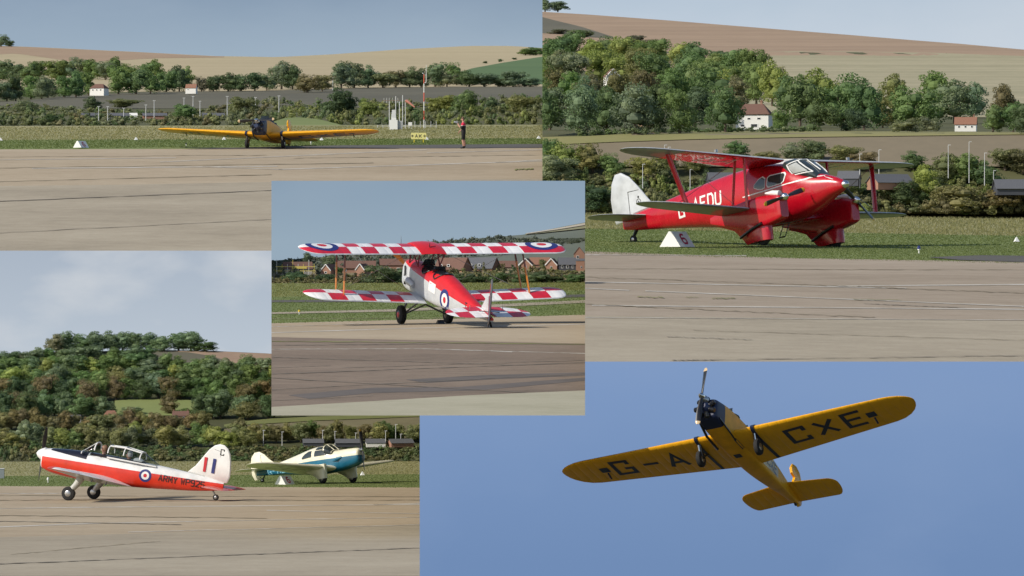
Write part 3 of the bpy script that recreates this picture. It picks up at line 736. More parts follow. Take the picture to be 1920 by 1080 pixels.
row(P2, 'tall scrub behind the red biplane', [(1030, 305, 46, 50, MG, 'wide'), (1062, 320, 56, 60, YG, 'wide'), (1112, 322, 50, 56, OL, 'round'), (1042, 345, 60, 66, GG, 'wide'), (1150, 330, 40, 46, MG, 'round'), (1205, 335, 44, 48, GO, 'wide'), (1250, 325, 40, 44, OL, 'wide'), (1300, 322, 36, 50, OL, 'wide'), (1386, 304, 38, 50, DP, 'round'), (1440, 312, 30, 44, OL, 'wide'), (1490, 302, 36, 52, GG, 'round'), (1530, 304, 40, 50, GG, 'round'), (1580, 308, 38, 50, OL, 'wide'), (1620, 318, 36, 46, AB, 'wide'), (1712, 318, 36, 44, DP, 'round'), (1738, 368, 58, 56, YG, 'round'), (1770, 340, 50, 60, OL, 'round'), (1810, 345, 56, 60, MG, 'round'), (1850, 352, 50, 56, DP, 'round'), (1885, 318, 42, 60, OL, 'wide'), (1918, 325, 50, 56, AB, 'wide'), (1690, 385, 60, 66, DG, 'bush'), (1790, 392, 56, 90, OL, 'bush'), (1890, 392, 50, 90, AB, 'bush'), (1120, 395, 50, 90, DG, 'bush')], 'trees and bushes standing out of the scrub behind the red biplane', c2, parts=True)
turf(P2, 1097, 2000, [(1097, 399), (2000, 406)], [(1097, 429), (2000, 443)], 18000, 4, [(.21, .215, .095), (.31, .285, .155), (.25, .24, .12)], 'long straw-coloured grass behind the red biplane', 51, ((1097, 1),))
turf(P2, 1097, 2000, [(1097, 428), (2000, 443)], [(1097, 474.5), (1300, 481.5), (2000, 496)], 32000, 1.8, [(.12, .16, .055), (.165, .205, .075), (.18, .21, .08)], 'short mown grass under the red biplane', 52, ((1097, 1),))

# --- centre place
c3 = ((509, 1), (1097, -1))
thicket('distant_wood', P3, 'hazy far wood along the skyline behind the houses', 'wood', 509, 1097, [(x, y + 34) for x, y in RIDGE3], [(x, y - 3) for x, y in RIDGE3[:-4]] + [(980, 442), (1030, 446), (1097, 448)], 16, 5, [(.12, .145, .115), (.145, .165, .125), (.12, .14, .12), (.16, .175, .135)], 61, 60, c3, 1.3)  # distance haze is put into these pale grey-green leaf tones
thicket('scrub_thicket', P3, 'dry bramble scrub along the airfield fence behind the checked biplane', 'scrub', 505, 1100, [(505, 532), (1100, 531)], [(505, 512), (620, 514), (700, 512), (800, 500), (860, 492), (900, 488), (960, 496), (1100, 506)], 16, 3, [(.20, .165, .085), T_[OL], T_[AB], (.16, .14, .075), T_[DG]], 62, 130, c3, 1.2)
row(P3, 'bushes behind the checked biplane', [(553, 528, 20, 50, DG, 'bush'), (612, 528, 18, 44, DG, 'bush'), (713, 532, 40, 66, DG, 'bush'), (760, 532, 34, 40, DG, 'bush'), (738, 532, 24, 44, DG, 'bush'), (868, 532, 26, 60, DG, 'bush'), (898, 532, 18, 44, DG, 'bush'), (933, 531, 26, 30, DP, 'bush'), (975, 531, 22, 36, DP, 'bush'), (1008, 531, 24, 50, DG, 'bush'), (1038, 531, 16, 40, DG, 'bush'), (1078, 531, 22, 40, DP, 'bush'), (526, 518, 22, 20, GG, 'bush'), (576, 496, 22, 20, BG, 'round'), (624, 500, 22, 30, BG, 'round'), (634, 516, 18, 18, DP, 'bush'), (1018, 506, 20, 16, OL, 'tall')], 'bushes along the airfield fence', c3)
turf(P3, 509, 1097, [(509, 531), (1097, 530)], [(509, 557), (1097, 544)], 9000, 2.6, [(.15, .175, .055), (.25, .24, .10)], 'longer grass beyond the taxiway, middle picture', 63, c3, 1.0)
turf(P3, 509, 1097, [(509, 557), (1097, 544)], [(509, 607), (860, 598), (1097, 591)], 17000, 2.0, [(.11, .15, .05), (.16, .20, .07)], 'short mown grass behind the checked biplane', 64, c3, 1.0)

# --- lower-left place
G4 = 'trees of the wooded hillside behind the trainer aircraft'
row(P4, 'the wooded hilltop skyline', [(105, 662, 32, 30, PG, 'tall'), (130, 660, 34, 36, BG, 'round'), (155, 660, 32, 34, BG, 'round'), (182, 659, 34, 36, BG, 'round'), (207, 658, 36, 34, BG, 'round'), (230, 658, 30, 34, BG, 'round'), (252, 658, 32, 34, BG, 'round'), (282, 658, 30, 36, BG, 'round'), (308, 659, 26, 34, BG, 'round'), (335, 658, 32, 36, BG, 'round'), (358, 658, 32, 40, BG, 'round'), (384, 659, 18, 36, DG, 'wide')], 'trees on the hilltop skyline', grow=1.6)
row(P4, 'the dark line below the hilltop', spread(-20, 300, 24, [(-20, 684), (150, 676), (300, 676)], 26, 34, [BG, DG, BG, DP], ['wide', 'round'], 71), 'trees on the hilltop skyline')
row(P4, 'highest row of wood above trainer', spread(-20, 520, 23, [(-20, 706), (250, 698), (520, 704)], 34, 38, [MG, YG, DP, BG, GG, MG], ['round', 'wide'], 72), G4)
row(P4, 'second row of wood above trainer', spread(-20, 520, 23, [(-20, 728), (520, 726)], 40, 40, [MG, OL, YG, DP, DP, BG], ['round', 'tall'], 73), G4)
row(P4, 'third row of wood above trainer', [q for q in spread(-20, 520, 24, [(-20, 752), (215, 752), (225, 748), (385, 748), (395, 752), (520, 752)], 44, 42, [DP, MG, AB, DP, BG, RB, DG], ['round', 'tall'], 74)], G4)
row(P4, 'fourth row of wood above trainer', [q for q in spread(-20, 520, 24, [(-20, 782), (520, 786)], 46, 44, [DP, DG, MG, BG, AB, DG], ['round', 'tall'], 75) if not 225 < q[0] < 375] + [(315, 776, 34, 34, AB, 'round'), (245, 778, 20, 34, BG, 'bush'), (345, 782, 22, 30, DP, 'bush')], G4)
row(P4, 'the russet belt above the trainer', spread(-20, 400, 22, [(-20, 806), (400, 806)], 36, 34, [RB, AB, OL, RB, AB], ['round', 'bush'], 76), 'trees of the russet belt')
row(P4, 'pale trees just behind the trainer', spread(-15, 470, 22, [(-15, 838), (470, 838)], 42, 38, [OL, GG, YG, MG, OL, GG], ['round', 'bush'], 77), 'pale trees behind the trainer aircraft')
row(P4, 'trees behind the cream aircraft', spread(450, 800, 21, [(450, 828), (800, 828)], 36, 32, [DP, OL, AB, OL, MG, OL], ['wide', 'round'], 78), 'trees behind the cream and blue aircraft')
thicket('scrub_thicket', P4, 'dark bramble hedge along the grass behind the two parked trainers', 'scrub', -60, 800, [(-60, 866), (800, 865)], [(-60, 800), (70, 818), (160, 832), (420, 836), (800, 830)], 22, 4, [T_[DG], T_[OL], T_[AB], T_[DP], T_[DG]], 79, 150, (), 1.15)
turf(P4, -60, 787, [(-60, 866), (787, 865)], [(-60, 893), (787, 889)], 14000, 2.2, [(.21, .215, .095), (.31, .285, .155), (.25, .24, .12)], 'long straw-coloured grass behind the two low-wing aircraft', 80, ((787, -1),))
turf(P4, -60, 787, [(-60, 893), (787, 889)], [(-60, 912), (787, 915.3)], 17000, 1.8, [(.11, .15, .05), (.16, .20, .07)], 'short mown grass under the cream and blue aircraft', 82, ((787, -1),))
# ------------------------------------------------------------------ aircraft building
def place_air(root, pl, px, py, heading, pitch, scale, roll=0.0):
    """set a thing down on its place: heading 0 = nose to the right, 90 = away"""
    n = pl.normal(); f0 = Vector((math.cos(R(heading)), math.sin(R(heading)), 0)); f0 = (f0 - n * f0.dot(n)).normalized()
    left = n.cross(f0)
    n2 = (n * math.cos(R(roll)) - left * math.sin(R(roll))).normalized(); left = n2.cross(f0)
    f = f0 * math.cos(R(pitch)) + n2 * math.sin(R(pitch)); up = f.cross(left)
    m = Matrix((f, left, up)).transposed().to_4x4()
    root.matrix_basis = Matrix.Translation(pl.g(px, py)) @ m @ Matrix.Diagonal((scale,) * 3 + (1,))

def ring(x, zt, zb, hw, n=28, et=2.4, eb=2.6):
    zc, out = (zt + zb) / 2, []
    for k in range(n):
        a = 2 * math.pi * k / n; c, s = math.cos(a), math.sin(a); e = et if s > 0 else eb
        out.append((x, hw * math.copysign(abs(c) ** (2 / e), c), zc + (zt - zb) / 2 * math.copysign(abs(s) ** (2 / e), s)))
    return out

def smooth_st(st, sub=3):
    """Catmull-Rom through the fuselage stations"""
    out = []
    for i in range(len(st) - 1):
        p0, p1, p2, p3 = st[max(i - 1, 0)], st[i], st[i + 1], st[min(i + 2, len(st) - 1)]
        for k in range(sub):
            t = k / sub
            out.append(tuple(0.5 * (2 * b + (c - a) * t + (2 * a - 5 * b + 4 * c - d) * t * t + (3 * b - a - 3 * c + d) * t ** 3) for a, b, c, d in zip(p0, p1, p2, p3)))
    out.append(st[-1])
    return out

def fuselage(root, st, mat, et=2.4, eb=2.6, name='fuselage', sub=3):
    mb = MB(); mb.loft([ring(s[0], s[1], s[2], max(s[3], .01), 28, et, eb) for s in smooth_st(st, sub)])
    return mb.build(name, mat, root)

CH = [0, .015, .05, .12, .22, .35, .5, .65, .8, .92, 1.0]
def foil(c, tr):
    return 5 * tr * (.2969 * math.sqrt(c) - .126 * c - .3516 * c * c + .2843 * c ** 3 - .1036 * c ** 4)
def wing_mesh(secs, matfn=None, camber=.03, chs=None):
    mb = MB(); ch = chs or CH; rings = []
    for (y, xle, c, z, tr) in secs:
        top = [(xle - c * q, y, z + c * (foil(q, tr) + camber * 4 * q * (1 - q))) for q in reversed(ch)]
        bot = [(xle - c * q, y, z + c * (-foil(q, tr) * .75 + camber * 2 * q * (1 - q))) for q in ch[1:-1]] + [(xle - c, y, z - .004)]
        rings.append(top + bot)
    n = len(ch)
    def mf(i, j):
        top = j < n - 1
        q = (ch[n - 1 - j] + ch[n - 2 - j]) / 2 if top else 0.5
        return matfn((secs[i][0] + secs[i + 1][0]) / 2, q, top) if matfn else 0
    mb.loft(rings, 0, True, mf)
    return mb

def wing_secs(y0, y1, x0, c0, z0, x1, c1, z1, t0, t1, tip=.7, ys=(), piv=.35):
    """one panel from root y0 to tip y1 (either sign), the tip rounded over length tip"""
    sg = 1 if y1 > y0 else -1; L = abs(y1 - y0); out = []
    st = sorted(set([0, L - tip] + [abs(y - y0) for y in ys if abs(y - y0) < L - tip] + [L * k / 7 for k in range(1, 7) if L * k / 7 < L - tip]))
    for s in st + [L - tip + tip * math.sin(a) for a in [R(x) for x in (18, 36, 52, 66, 78, 87)]]:
        u = s / L; c = c0 + (c1 - c0) * u; x = x0 + (x1 - x0) * u; k = 1.0
        if s > L - tip: k = max(math.sqrt(max(1 - ((s - L + tip) / tip) ** 2, 0)), .06)
        out.append((y0 + sg * s, x - c * piv * (1 - k), c * k, z0 + (z1 - z0) * u, t0 + (t1 - t0) * u))
    return out

def bvh(*objs):
    vs, fs = [], []
    for o in objs:
        b = len(vs); vs += [v.co.copy() for v in o.data.vertices]; fs += [[b + i for i in p.vertices] for p in o.data.polygons]
    return BVHTree.FromPolygons(vs, fs)

def decal(name, polys, axis, side, tree, off, mat, parent, cuts=2, back=None):
    """flat paint or a pane laid on a skin. polys: 2-D outlines; axis 'y': (x,z) seen from the side, axis 'z': (x,y) from above/below"""
    bm = bmesh.new()
    for poly in polys:
        vs = [bm.verts.new((p[0], 0, p[1]) if axis == 'y' else (p[0], p[1], 0)) for p in poly]
        bm.faces.new(vs)
    bmesh.ops.triangulate(bm, faces=bm.faces)
    for k in range(cuts):
        es = [e for e in bm.edges if e.calc_length() > .12]
        if es: bmesh.ops.subdivide_edges(bm, edges=es, cuts=1)
        bmesh.ops.triangulate(bm, faces=bm.faces)
    d = Vector((0, -side, 0)) if axis == 'y' else Vector((0, 0, -side))
    last = back
    for v in bm.verts:
        o = Vector((v.co.x, side * 30, v.co.z)) if axis == 'y' else Vector((v.co.x, v.co.y, side * 30))
        hit, nrm, idx, dist = tree.ray_cast(o, d)
        if hit is None:
            hit, nrm, idx, dist = tree.find_nearest(Vector((v.co.x, side * .3, v.co.z)) if axis == 'y' else Vector((v.co.x, v.co.y, 1)))
            v.co = hit - d * off
        else: v.co = hit - d * off
    me = bpy.data.meshes.new(name); bmesh.ops.recalc_face_normals(bm, faces=bm.faces); bm.to_mesh(me); bm.free()
    me.materials.append(mat)
    for p in me.polygons: p.use_smooth = True
    return mk(name, me, parent)

def circle(cx, cy, r, n=28, sy=1.0): return [(cx + r * math.cos(2 * math.pi * k / n), cy + sy * r * math.sin(2 * math.pi * k / n)) for k in range(n)]
def annulus(cx, cy, r0, r1, n=28):
    a, b = circle(cx, cy, r0, n), circle(cx, cy, r1, n)
    return [[a[i], b[i], b[(i + 1) % n], a[(i + 1) % n]] for i in range(n)]
def roundel(cx, cy, r, axis, side, tree, parent, off=.008):
    o = decal('roundel', annulus(cx, cy, r * .64, r), axis, side, tree, off, M_RBLUE, parent, 0)
    decal('white_ring', annulus(cx, cy, r * .30, r * .64), axis, side, tree, off, M_WHITE, o, 0)
    decal('red_centre', [circle(cx, cy, r * .30, 20)], axis, side, tree, off, M_RRED, o, 0)

GLY = {'G': [[(.9, .74), (.9, 1), (0, 1), (0, 0), (1, 0), (1, .42), (.55, .42)]], '-': [[(.1, .5), (1, .5)]], 'A': [[(0, 0), (.5, 1), (1, 0)], [(.24, .34), (.76, .34)]], 'C': [[(.95, .72), (.95, 1), (0, 1), (0, 0), (.95, 0), (.95, .28)]],
       'X': [[(0, 0), (1, 1)], [(0, 1), (.45, .55)], [(.55, .45), (1, 0)]], 'E': [[(1, 1), (0, 1), (0, 0), (1, 0)], [(.1, .52), (.85, .52)]], 'D': [[(0, 0), (0, 1), (.7, 1), (1, .78), (1, .22), (.7, 0), (0.02, 0)]], 'U': [[(0, 1), (0, .15), (.15, 0), (.85, 0), (1, .15), (1, 1)]],
       'R': [[(0, 0), (0, 1), (.8, 1), (1, .85), (1, .65), (.8, .5), (.1, .5)], [(.55, .42), (1, 0)]], 'M': [[(0, 0), (0, 1), (.5, .35), (1, 1), (1, 0)]], 'Y': [[(0, 1), (.5, .5), (.5, 0)], [(.58, .58), (1, 1)]], 'W': [[(0, 1), (.25, 0), (.5, .7), (.75, 0), (1, 1)]],
       'P': [[(0, 0), (0, 1), (.8, 1), (1, .85), (1, .62), (.8, .47), (.1, .47)]], '9': [[(1, .5), (.2, .5), (0, .65), (0, .85), (.2, 1), (.8, 1), (1, .85), (1, .2), (.8, 0), (.1, 0)]], '2': [[(0, .85), (.2, 1), (.8, 1), (1, .85), (1, .6), (0, .05), (1, .02)]],
       '5': [[(1, 1), (.05, 1), (0, .55), (.75, .58), (1, .45), (1, .15), (.8, 0), (0, .02)]], '6': [[(.9, .92), (.7, 1), (.3, 1), (.05, .8), (0, .5), (0, .2), (.2, 0), (.8, 0), (1, .18), (1, .42), (.8, .56), (.25, .56), (.12, .48)]], 'K': [[(0, 0), (0, 1)], [(1, 1), (.12, .5), (1, 0)]], 'T': [[(0, 1), (1, 1)], [(.5, .9), (.5, 0)]],
       '<': [[(.45, .92), (0, .5), (.45, .08)], [(.16, .5), (1, .5)]], '>': [[(.55, .92), (1, .5), (.55, .08)], [(.84, .5), (0, .5)]], 'L': [[(.1, 1), (.1, 0), (.9, 0)]]}
def stroke(pts, w):
    """polyline to mitred quads"""
    P = [Vector(p) for p in pts]; L, Rr = [], []
    for i, p in enumerate(P):
        a = (P[i] - P[i - 1]).normalized() if i else (P[1] - P[0]).normalized()
        b = (P[i + 1] - P[i]).normalized() if i < len(P) - 1 else a
        t = (a + b); t = t.normalized() if t.length > .2 else a
        nn = Vector((-t.y, t.x)); k = w / 2 / max(nn.dot(Vector((-a.y, a.x))), .45)
        L.append(p + nn * k); Rr.append(p - nn * k)
    return [[tuple(L[i]), tuple(L[i + 1]), tuple(Rr[i + 1]), tuple(Rr[i])] for i in range(len(P) - 1)]

def letters(text, w, h, gap, th, fn):
    """one list of outlines per character; fn maps text (u,v) to skin (p,q)"""
    out, u = [], 0
    for ch in text:
        if ch != ' ':
            quads = []
            for k, st in enumerate(GLY[ch]): quads += [[fn(*q) for q in qd] for qd in stroke([(u + x * w, y * h) for x, y in st], th)]
            out.append((ch, quads))
        u += w + gap
    return out

def wheel(root, c, r, wd, hub=M_STEEL, name='wheel', flat_r=.62):
    mb = MB(); prof = [(-wd / 2, r * .4), (-wd / 2, r * .8), (-wd * .38, r * .95), (-wd * .15, r), (wd * .15, r), (wd * .38, r * .95), (wd / 2, r * .8), (wd / 2, r * .4)]
    mb.lathe(prof, c, (0, 1, 0), 24)
    o = mb.build(name, M_RUBBER, root)
    h = MB(); h.lathe([(-wd * .58, r * .1), (-wd * .55, r * .36), (-wd * .5, r * .44), (wd * .5, r * .44), (wd * .55, r * .36), (wd * .58, r * .1)], c, (0, 1, 0), 18); h.build('hub', hub, o)
    return o

def propeller(root, c, ang, rad, m_blade, m_tip, m_hub, hub_prof, wid=.16, axis=(1, 0, 0)):
    hb = MB(); hb.lathe(hub_prof, c, axis, 20); hub = hb.build('propeller', m_hub, root)
    for k in range(2):
        a = R(ang + 180 * k); d = Vector((0, math.sin(a), math.cos(a))); e = Vector((1, 0, 0)); s = d.cross(e)
        mb = MB(); rings = []; rr = [.06, .16, .3, .45, .6, .75, .87, .885, .95, 1.0]
        for q in rr:
            w = wid * (.45 + 1.1 * math.sin(min(q, .95) * 2.4) * .6) * (1 if q < .96 else .45); tw = R(62 - 48 * q)
            ax = s * math.cos(tw) + e * math.sin(tw); nn = d.cross(ax); th = max(.045 * (1 - q * .75), .010)
            rings.append([Vector(c) + d * q * rad + ax * w / 2 * math.cos(t) + nn * th * math.sin(t) for t in [2 * math.pi * j / 10 for j in range(10)]])
        mb.loft(rings, 0, True, lambda i, j: 1 if i >= 7 else 0)
        mb.build('blade', [m_blade, m_tip], hub)
    return hub

def bars(root, name, segs, mat, n=6):
    mb = MB()
    for a, b, r in segs: mb.tube([a, b], r, n)
    return mb.build(name, mat, root)

def pilot(label, loc_root, loc, face, clothes, helmet, S, goggles=True):
    """seated flyer, head and shoulders above the cockpit side; one continuous body"""
    mtx = loc_root.matrix_basis @ Matrix.Translation(loc)
    o = MB()
    prof = [(-.62, .19, .15), (-.45, .21, .16), (-.25, .225, .15), (-.12, .215, .13), (-.06, .15, .10), (-.03, .075, .075), (.02, .06, .065), (.05, .075, .085), (.10, .085, .105), (.16, .088, .11), (.22, .082, .105), (.27, .055, .075), (.285, .01, .01)]
    rings = [[(dx * math.cos(t) + (.015 if z > .03 else 0), dy * math.sin(t), z) for t in [2 * math.pi * k / 18 for k in range(18)]] for z, dy, dx in prof]
    mb = MB(); mb.loft(rings, 0, True, lambda i, j: 0 if i < 5 else 1)
    # nose, arms as swellings of the same mesh
    mb.tube([(.10, 0, .15), (.135, 0, .125), (.11, 0, .11)], [.012, .018, .012], 8, 1)
    for s in (-1, 1):
        mb.tube([(0, s * .2, -.13), (.06, s * .25, -.36), (.26, s * .17, -.5)], [.065, .055, .042], 10, 0)
        mb.ball((.01, s * .086, .14), (.025, .012, .035), 8, 6, 1)
        mb.ball((.098, s * .035, .165), (.012, .015, .009), 8, 6, 1)
    body = mb.build('person', [clothes, face])
    body.matrix_basis = mtx
    tag(body, label, 'person')
    h = MB(); hr = [[(-.012 + rx * math.cos(t), ry * math.sin(t), z) for t in [2 * math.pi * k / 18 for k in range(18)]] for z, ry, rx in ((.09, .094, .095), (.13, .102, .105), (.19, .104, .112), (.25, .088, .10), (.30, .05, .06), (.315, .005, .005))]
    h.loft(hr); hh = h.build('helmet', helmet, body)
    g = MB(); g.tube([(.09, -.075, .185), (.118, -.035, .175), (.125, 0, .172), (.118, .035, .175), (.09, .075, .185)], .022, 8); g.build('goggles', M_BLACK, body)
    return body
# ------------------------------------------------------------------ yellow low-wing monoplane (on the ground and flying)
M_YEL = paint('yellow_dope', (0.84, 0.41, 0.010, 1), 0.38, 0, 0.15, 0.05, .4)
M_YTIP = paint('yellow_tip', (0.75, 0.42, 0.02, 1), 0.4)
M_TAN2 = paint('brown_wood', (0.35, 0.13, 0.02, 1), 0.35, 0, .5)
def yellow_monoplane(name, label, prop_ang):
    r = empty(name, label, 'aircraft')
    sk = split_paint(name + '_skin', [((.012, .02, .06, 1), [(1, 0, 0, 1.22)]), ((.012, .02, .06, 1), [(0, 0, 1, 1.52), (1, 0, 0, -2.2)])], (0.84, 0.40, 0.010, 1), .5, 0.0)
    st = [(1.86, 1.30, .68, .30), (1.75, 1.36, .62, .36), (1.4, 1.44, .58, .38), (.9, 1.54, .55, .39), (.2, 1.60, .54, .40), (-.6, 1.62, .55, .40), (-1.4, 1.62, .60, .39), (-2.3, 1.56, .68, .35), (-3.3, 1.48, .82, .27), (-4.3, 1.41, .98, .16), (-5.3, 1.36, 1.10, .07)]
    fus = fuselage(r, st, sk, 4.2, 6.5)
    T = bvh(fus)
    for s in (1, -1):
        # 'wing' panel with chordwise joint strip, letters below
        secs = wing_secs(s * .36, s * 6.48, .55, 2.25, .74, .12, 1.42, 1.12, .17, .11, 1.0, (s * 1.0, s * 1.1))
        w = wing_mesh(secs).build('wing', M_YEL, r)
        TW = bvh(w)
        jb = wing_mesh([(s * .98, .555, 2.2, .768, .185), (s * 1.09, .55, 2.18, .775, .185)], None, .03).build('wing_joint_strip', M_NAVY, w)
        jb.location = (0.012, 0, 0)
        if s < 0: spots = [('G', -4.55), ('-', -3.55), ('A', -2.55)]
        else: spots = [('C', 1.95), ('X', 2.95), ('E', 3.98)]
        for ch, y in spots:
            for c_, q in letters(ch, .62, .86, 0, .15, lambda u, v, y=y: (-.95 + v + .02 * 0, y + u)):
                decal('letter_' + {'-': 'dash'}.get(ch, ch.lower()), q, 'z', -1, TW, .008, M_NAVY, w, 1)
        y = s * 4.9 if s > 0 else -4.95
        decal('pitot_plate', [[(-.35, y - .16), (-.35, y + .16), (-.68, y + .16), (-.68, y - .16)]], 'z', -1, TW, .01, M_NAVY, w, 1)
        bars(w, 'pitot_tube', [((-.68, y + .05, .93), (-.95, y + .05, .86), .03)], M_NAVY)
        # undercarriage
        bars(r, 'gear_leg', [((.28, s * 1.0, .72), (.05, s * 1.0, .30), .055), ((-.45, s * 1.0, .72), (.05, s * 1.0, .28), .035), ((.05, s * 1.04, .42), (.05, s * .95, .27), .06)], M_BLACK)
        bars(r, 'shock_strut', [((.30, s * 1.03, .66), (.13, s * 1.03, .34), .03)], M_CHROME)
        wheel(r, (.02, s * 1.06, .28), .28, .17)
        # tailplane
        ts = wing_secs(s * .05, s * 1.78, -4.05, 1.40, 1.30, -4.40, 1.15, 1.32, .08, .06, .3, (), .3)
        wing_mesh(ts, None, 0).build('tailplane', M_YEL, r)
    fin = MB(); fin.plate([(-4.35, 1.38), (-4.8, 1.66), (-4.98, 2.02), (-4.74, 2.08), (-4.66, 2.26), (-4.78, 2.44), (-5.05, 2.5), (-5.35, 2.38), (-5.55, 2.05), (-5.62, 1.6), (-5.58, 1.2), (-5.35, 1.04), (-5.05, 1.12)], .09)
    fin.build('rudder', M_YEL, r)
    decal('fin_flash', [[(-4.95, 1.45), (-5.08, 1.45), (-5.08, 1.8), (-4.95, 1.8)]], 'y', 1, bvh(r.children[-1]), .01, M_RBLUE, r.children[-1], 0)
    # name panel on the rear fuselage: the end of the registration
    for side in (1, -1):
        decal('name_panel', [[(-1.75, .78), (-3.15, .95), (-3.15, 1.38), (-1.75, 1.42)]], 'y', side, T, .006, paint('faded_panel', (.55, .42, .22, 1), .5) if side > 0 else M_YEL, r, 1)
        for ch, q in letters('ACXE', .22, .34, .08, .06, lambda u, v, sd=side: (-1.85 - u if sd > 0 else -3.05 + u, .98 + v)):
            decal('letter_' + ch.lower(), q, 'y', side, T, .012, M_NAVY, r, 0)
    # engine with seven bare cylinders, reduction gear above centre
    en = MB(); en.lathe([(0, .24), (.12, .22), (.26, .17), (.34, .10)], (1.80, 0, .96), (1, 0, 0), 18)
    eng = en.build('engine', M_NAVY, r)
    for k in range(7):
        a = 2 * math.pi * k / 7 + .2; cy = MB(); d = Vector((0, math.sin(a), math.cos(a))); o = Vector((1.95, 0, .96))
        cy.tube([o + d * .16, o + d * .20, o + d * .22, o + d * .25, o + d * .27, o + d * .31, o + d * .35, o + d * .39], [.075, .075, .095, .075, .095, .075, .095, .07], 10)
        cy.build('cylinder', M_BLACK, eng)
    gb = MB(); gb.lathe([(0, .16), (.12, .14), (.2, .08)], (2.0, 0, 1.22), (1, 0, 0), 14); gb.build('gear_case', M_STEEL, eng)
    propeller(r, (2.24, 0, 1.26), prop_ang, 1.06, M_BLACK, paint('pale_tip', (.62, .45, .25, 1), .4), M_CHROME, [(-.06, .10), (.02, .10), (.10, .07), (.15, .01)], .17)
    bars(r, 'exhaust_pipe', [((1.6, -.36, .70), (.9, -.42, .52), .045), ((.9, -.42, .52), (.1, -.40, .47), .045)], M_BLACK)
    bars(r, 'exhaust_pipe', [((1.6, .36, .70), (.9, .42, .52), .03), ((.9, .42, .52), (.4, .40, .47), .03)], M_BLACK)
    for x in (.45, -.75):
        ck = MB(); ck.lathe([(0, .30), (.03, .31), (.06, .29)], (x - .42, 0, 1.60), (0, 0, 1), 20); ck.build('cockpit_rim', M_BLACK, r)
        ws = MB(); ws.plate([(-.26, 0), (.26, 0), (.2, .26), (-.2, .26)], .015, 'yz'); o = ws.build('windscreen', M_GLASSDK, r); o.location = (x, 0, 1.58); o.rotation_euler = (0, R(-28), 0)
    decal('hatch', [[(-.55, -.15), (-.55, .1), (-.8, .1), (-.8, -.15)]], 'z', -1, T, .01, M_NAVY, r, 0)
    decal('belly_panel', [[(.35, .30), (.35, .37), (-.35, .37), (-.35, .30)]], 'z', -1, T, .01, M_NAVY, r, 0)
    tw = MB(); tw.tube([(-5.0, 0, 1.15), (-5.12, 0, 1.06)], .03, 8); tw.build('tail_strut', M_BLACK, r)
    wheel(r, (-5.16, 0, 1.07), .075, .06, M_BLACK, 'tail_wheel')
    return r

ya = yellow_monoplane('monoplane', 'yellow low-wing monoplane taxiing head-on, propeller level, top-left picture', 86)
place_air(ya, P1, 497, 278.5, -102, 11, 1.0)
pilot('flyer in dark helmet seated in the head-on yellow monoplane', ya, (-.85, 0, 1.62), M_SKIN, flat('dark_jacket', (.03, .028, .025, 1)), flat('brown_leather', (.08, .04, .02, 1)), 1)
yf = yellow_monoplane('monoplane', 'yellow low-wing monoplane flying overhead, lettered underside, blue sky', 6)
k5 = 56.2; S5 = .45
f5 = Vector((-26, -41.5, 27.6)).normalized(); s5 = Vector((-49.7, 23.6, -11.4)); s5 = (s5 - f5 * s5.dot(f5)).normalized(); l5 = -s5; u5 = f5.cross(l5)
m5 = Matrix((f5, l5, u5)).transposed().to_4x4()
D5 = FOCAL / k5 * S5
pos5 = Vector(((1378 - 960) / FOCAL * D5, D5, (540 - 829) / FOCAL * D5))
yf.matrix_basis = Matrix.Translation(pos5) @ m5 @ Matrix.Diagonal((S5,) * 3 + (1,)) @ Matrix.Translation((.35, 0, -.9))

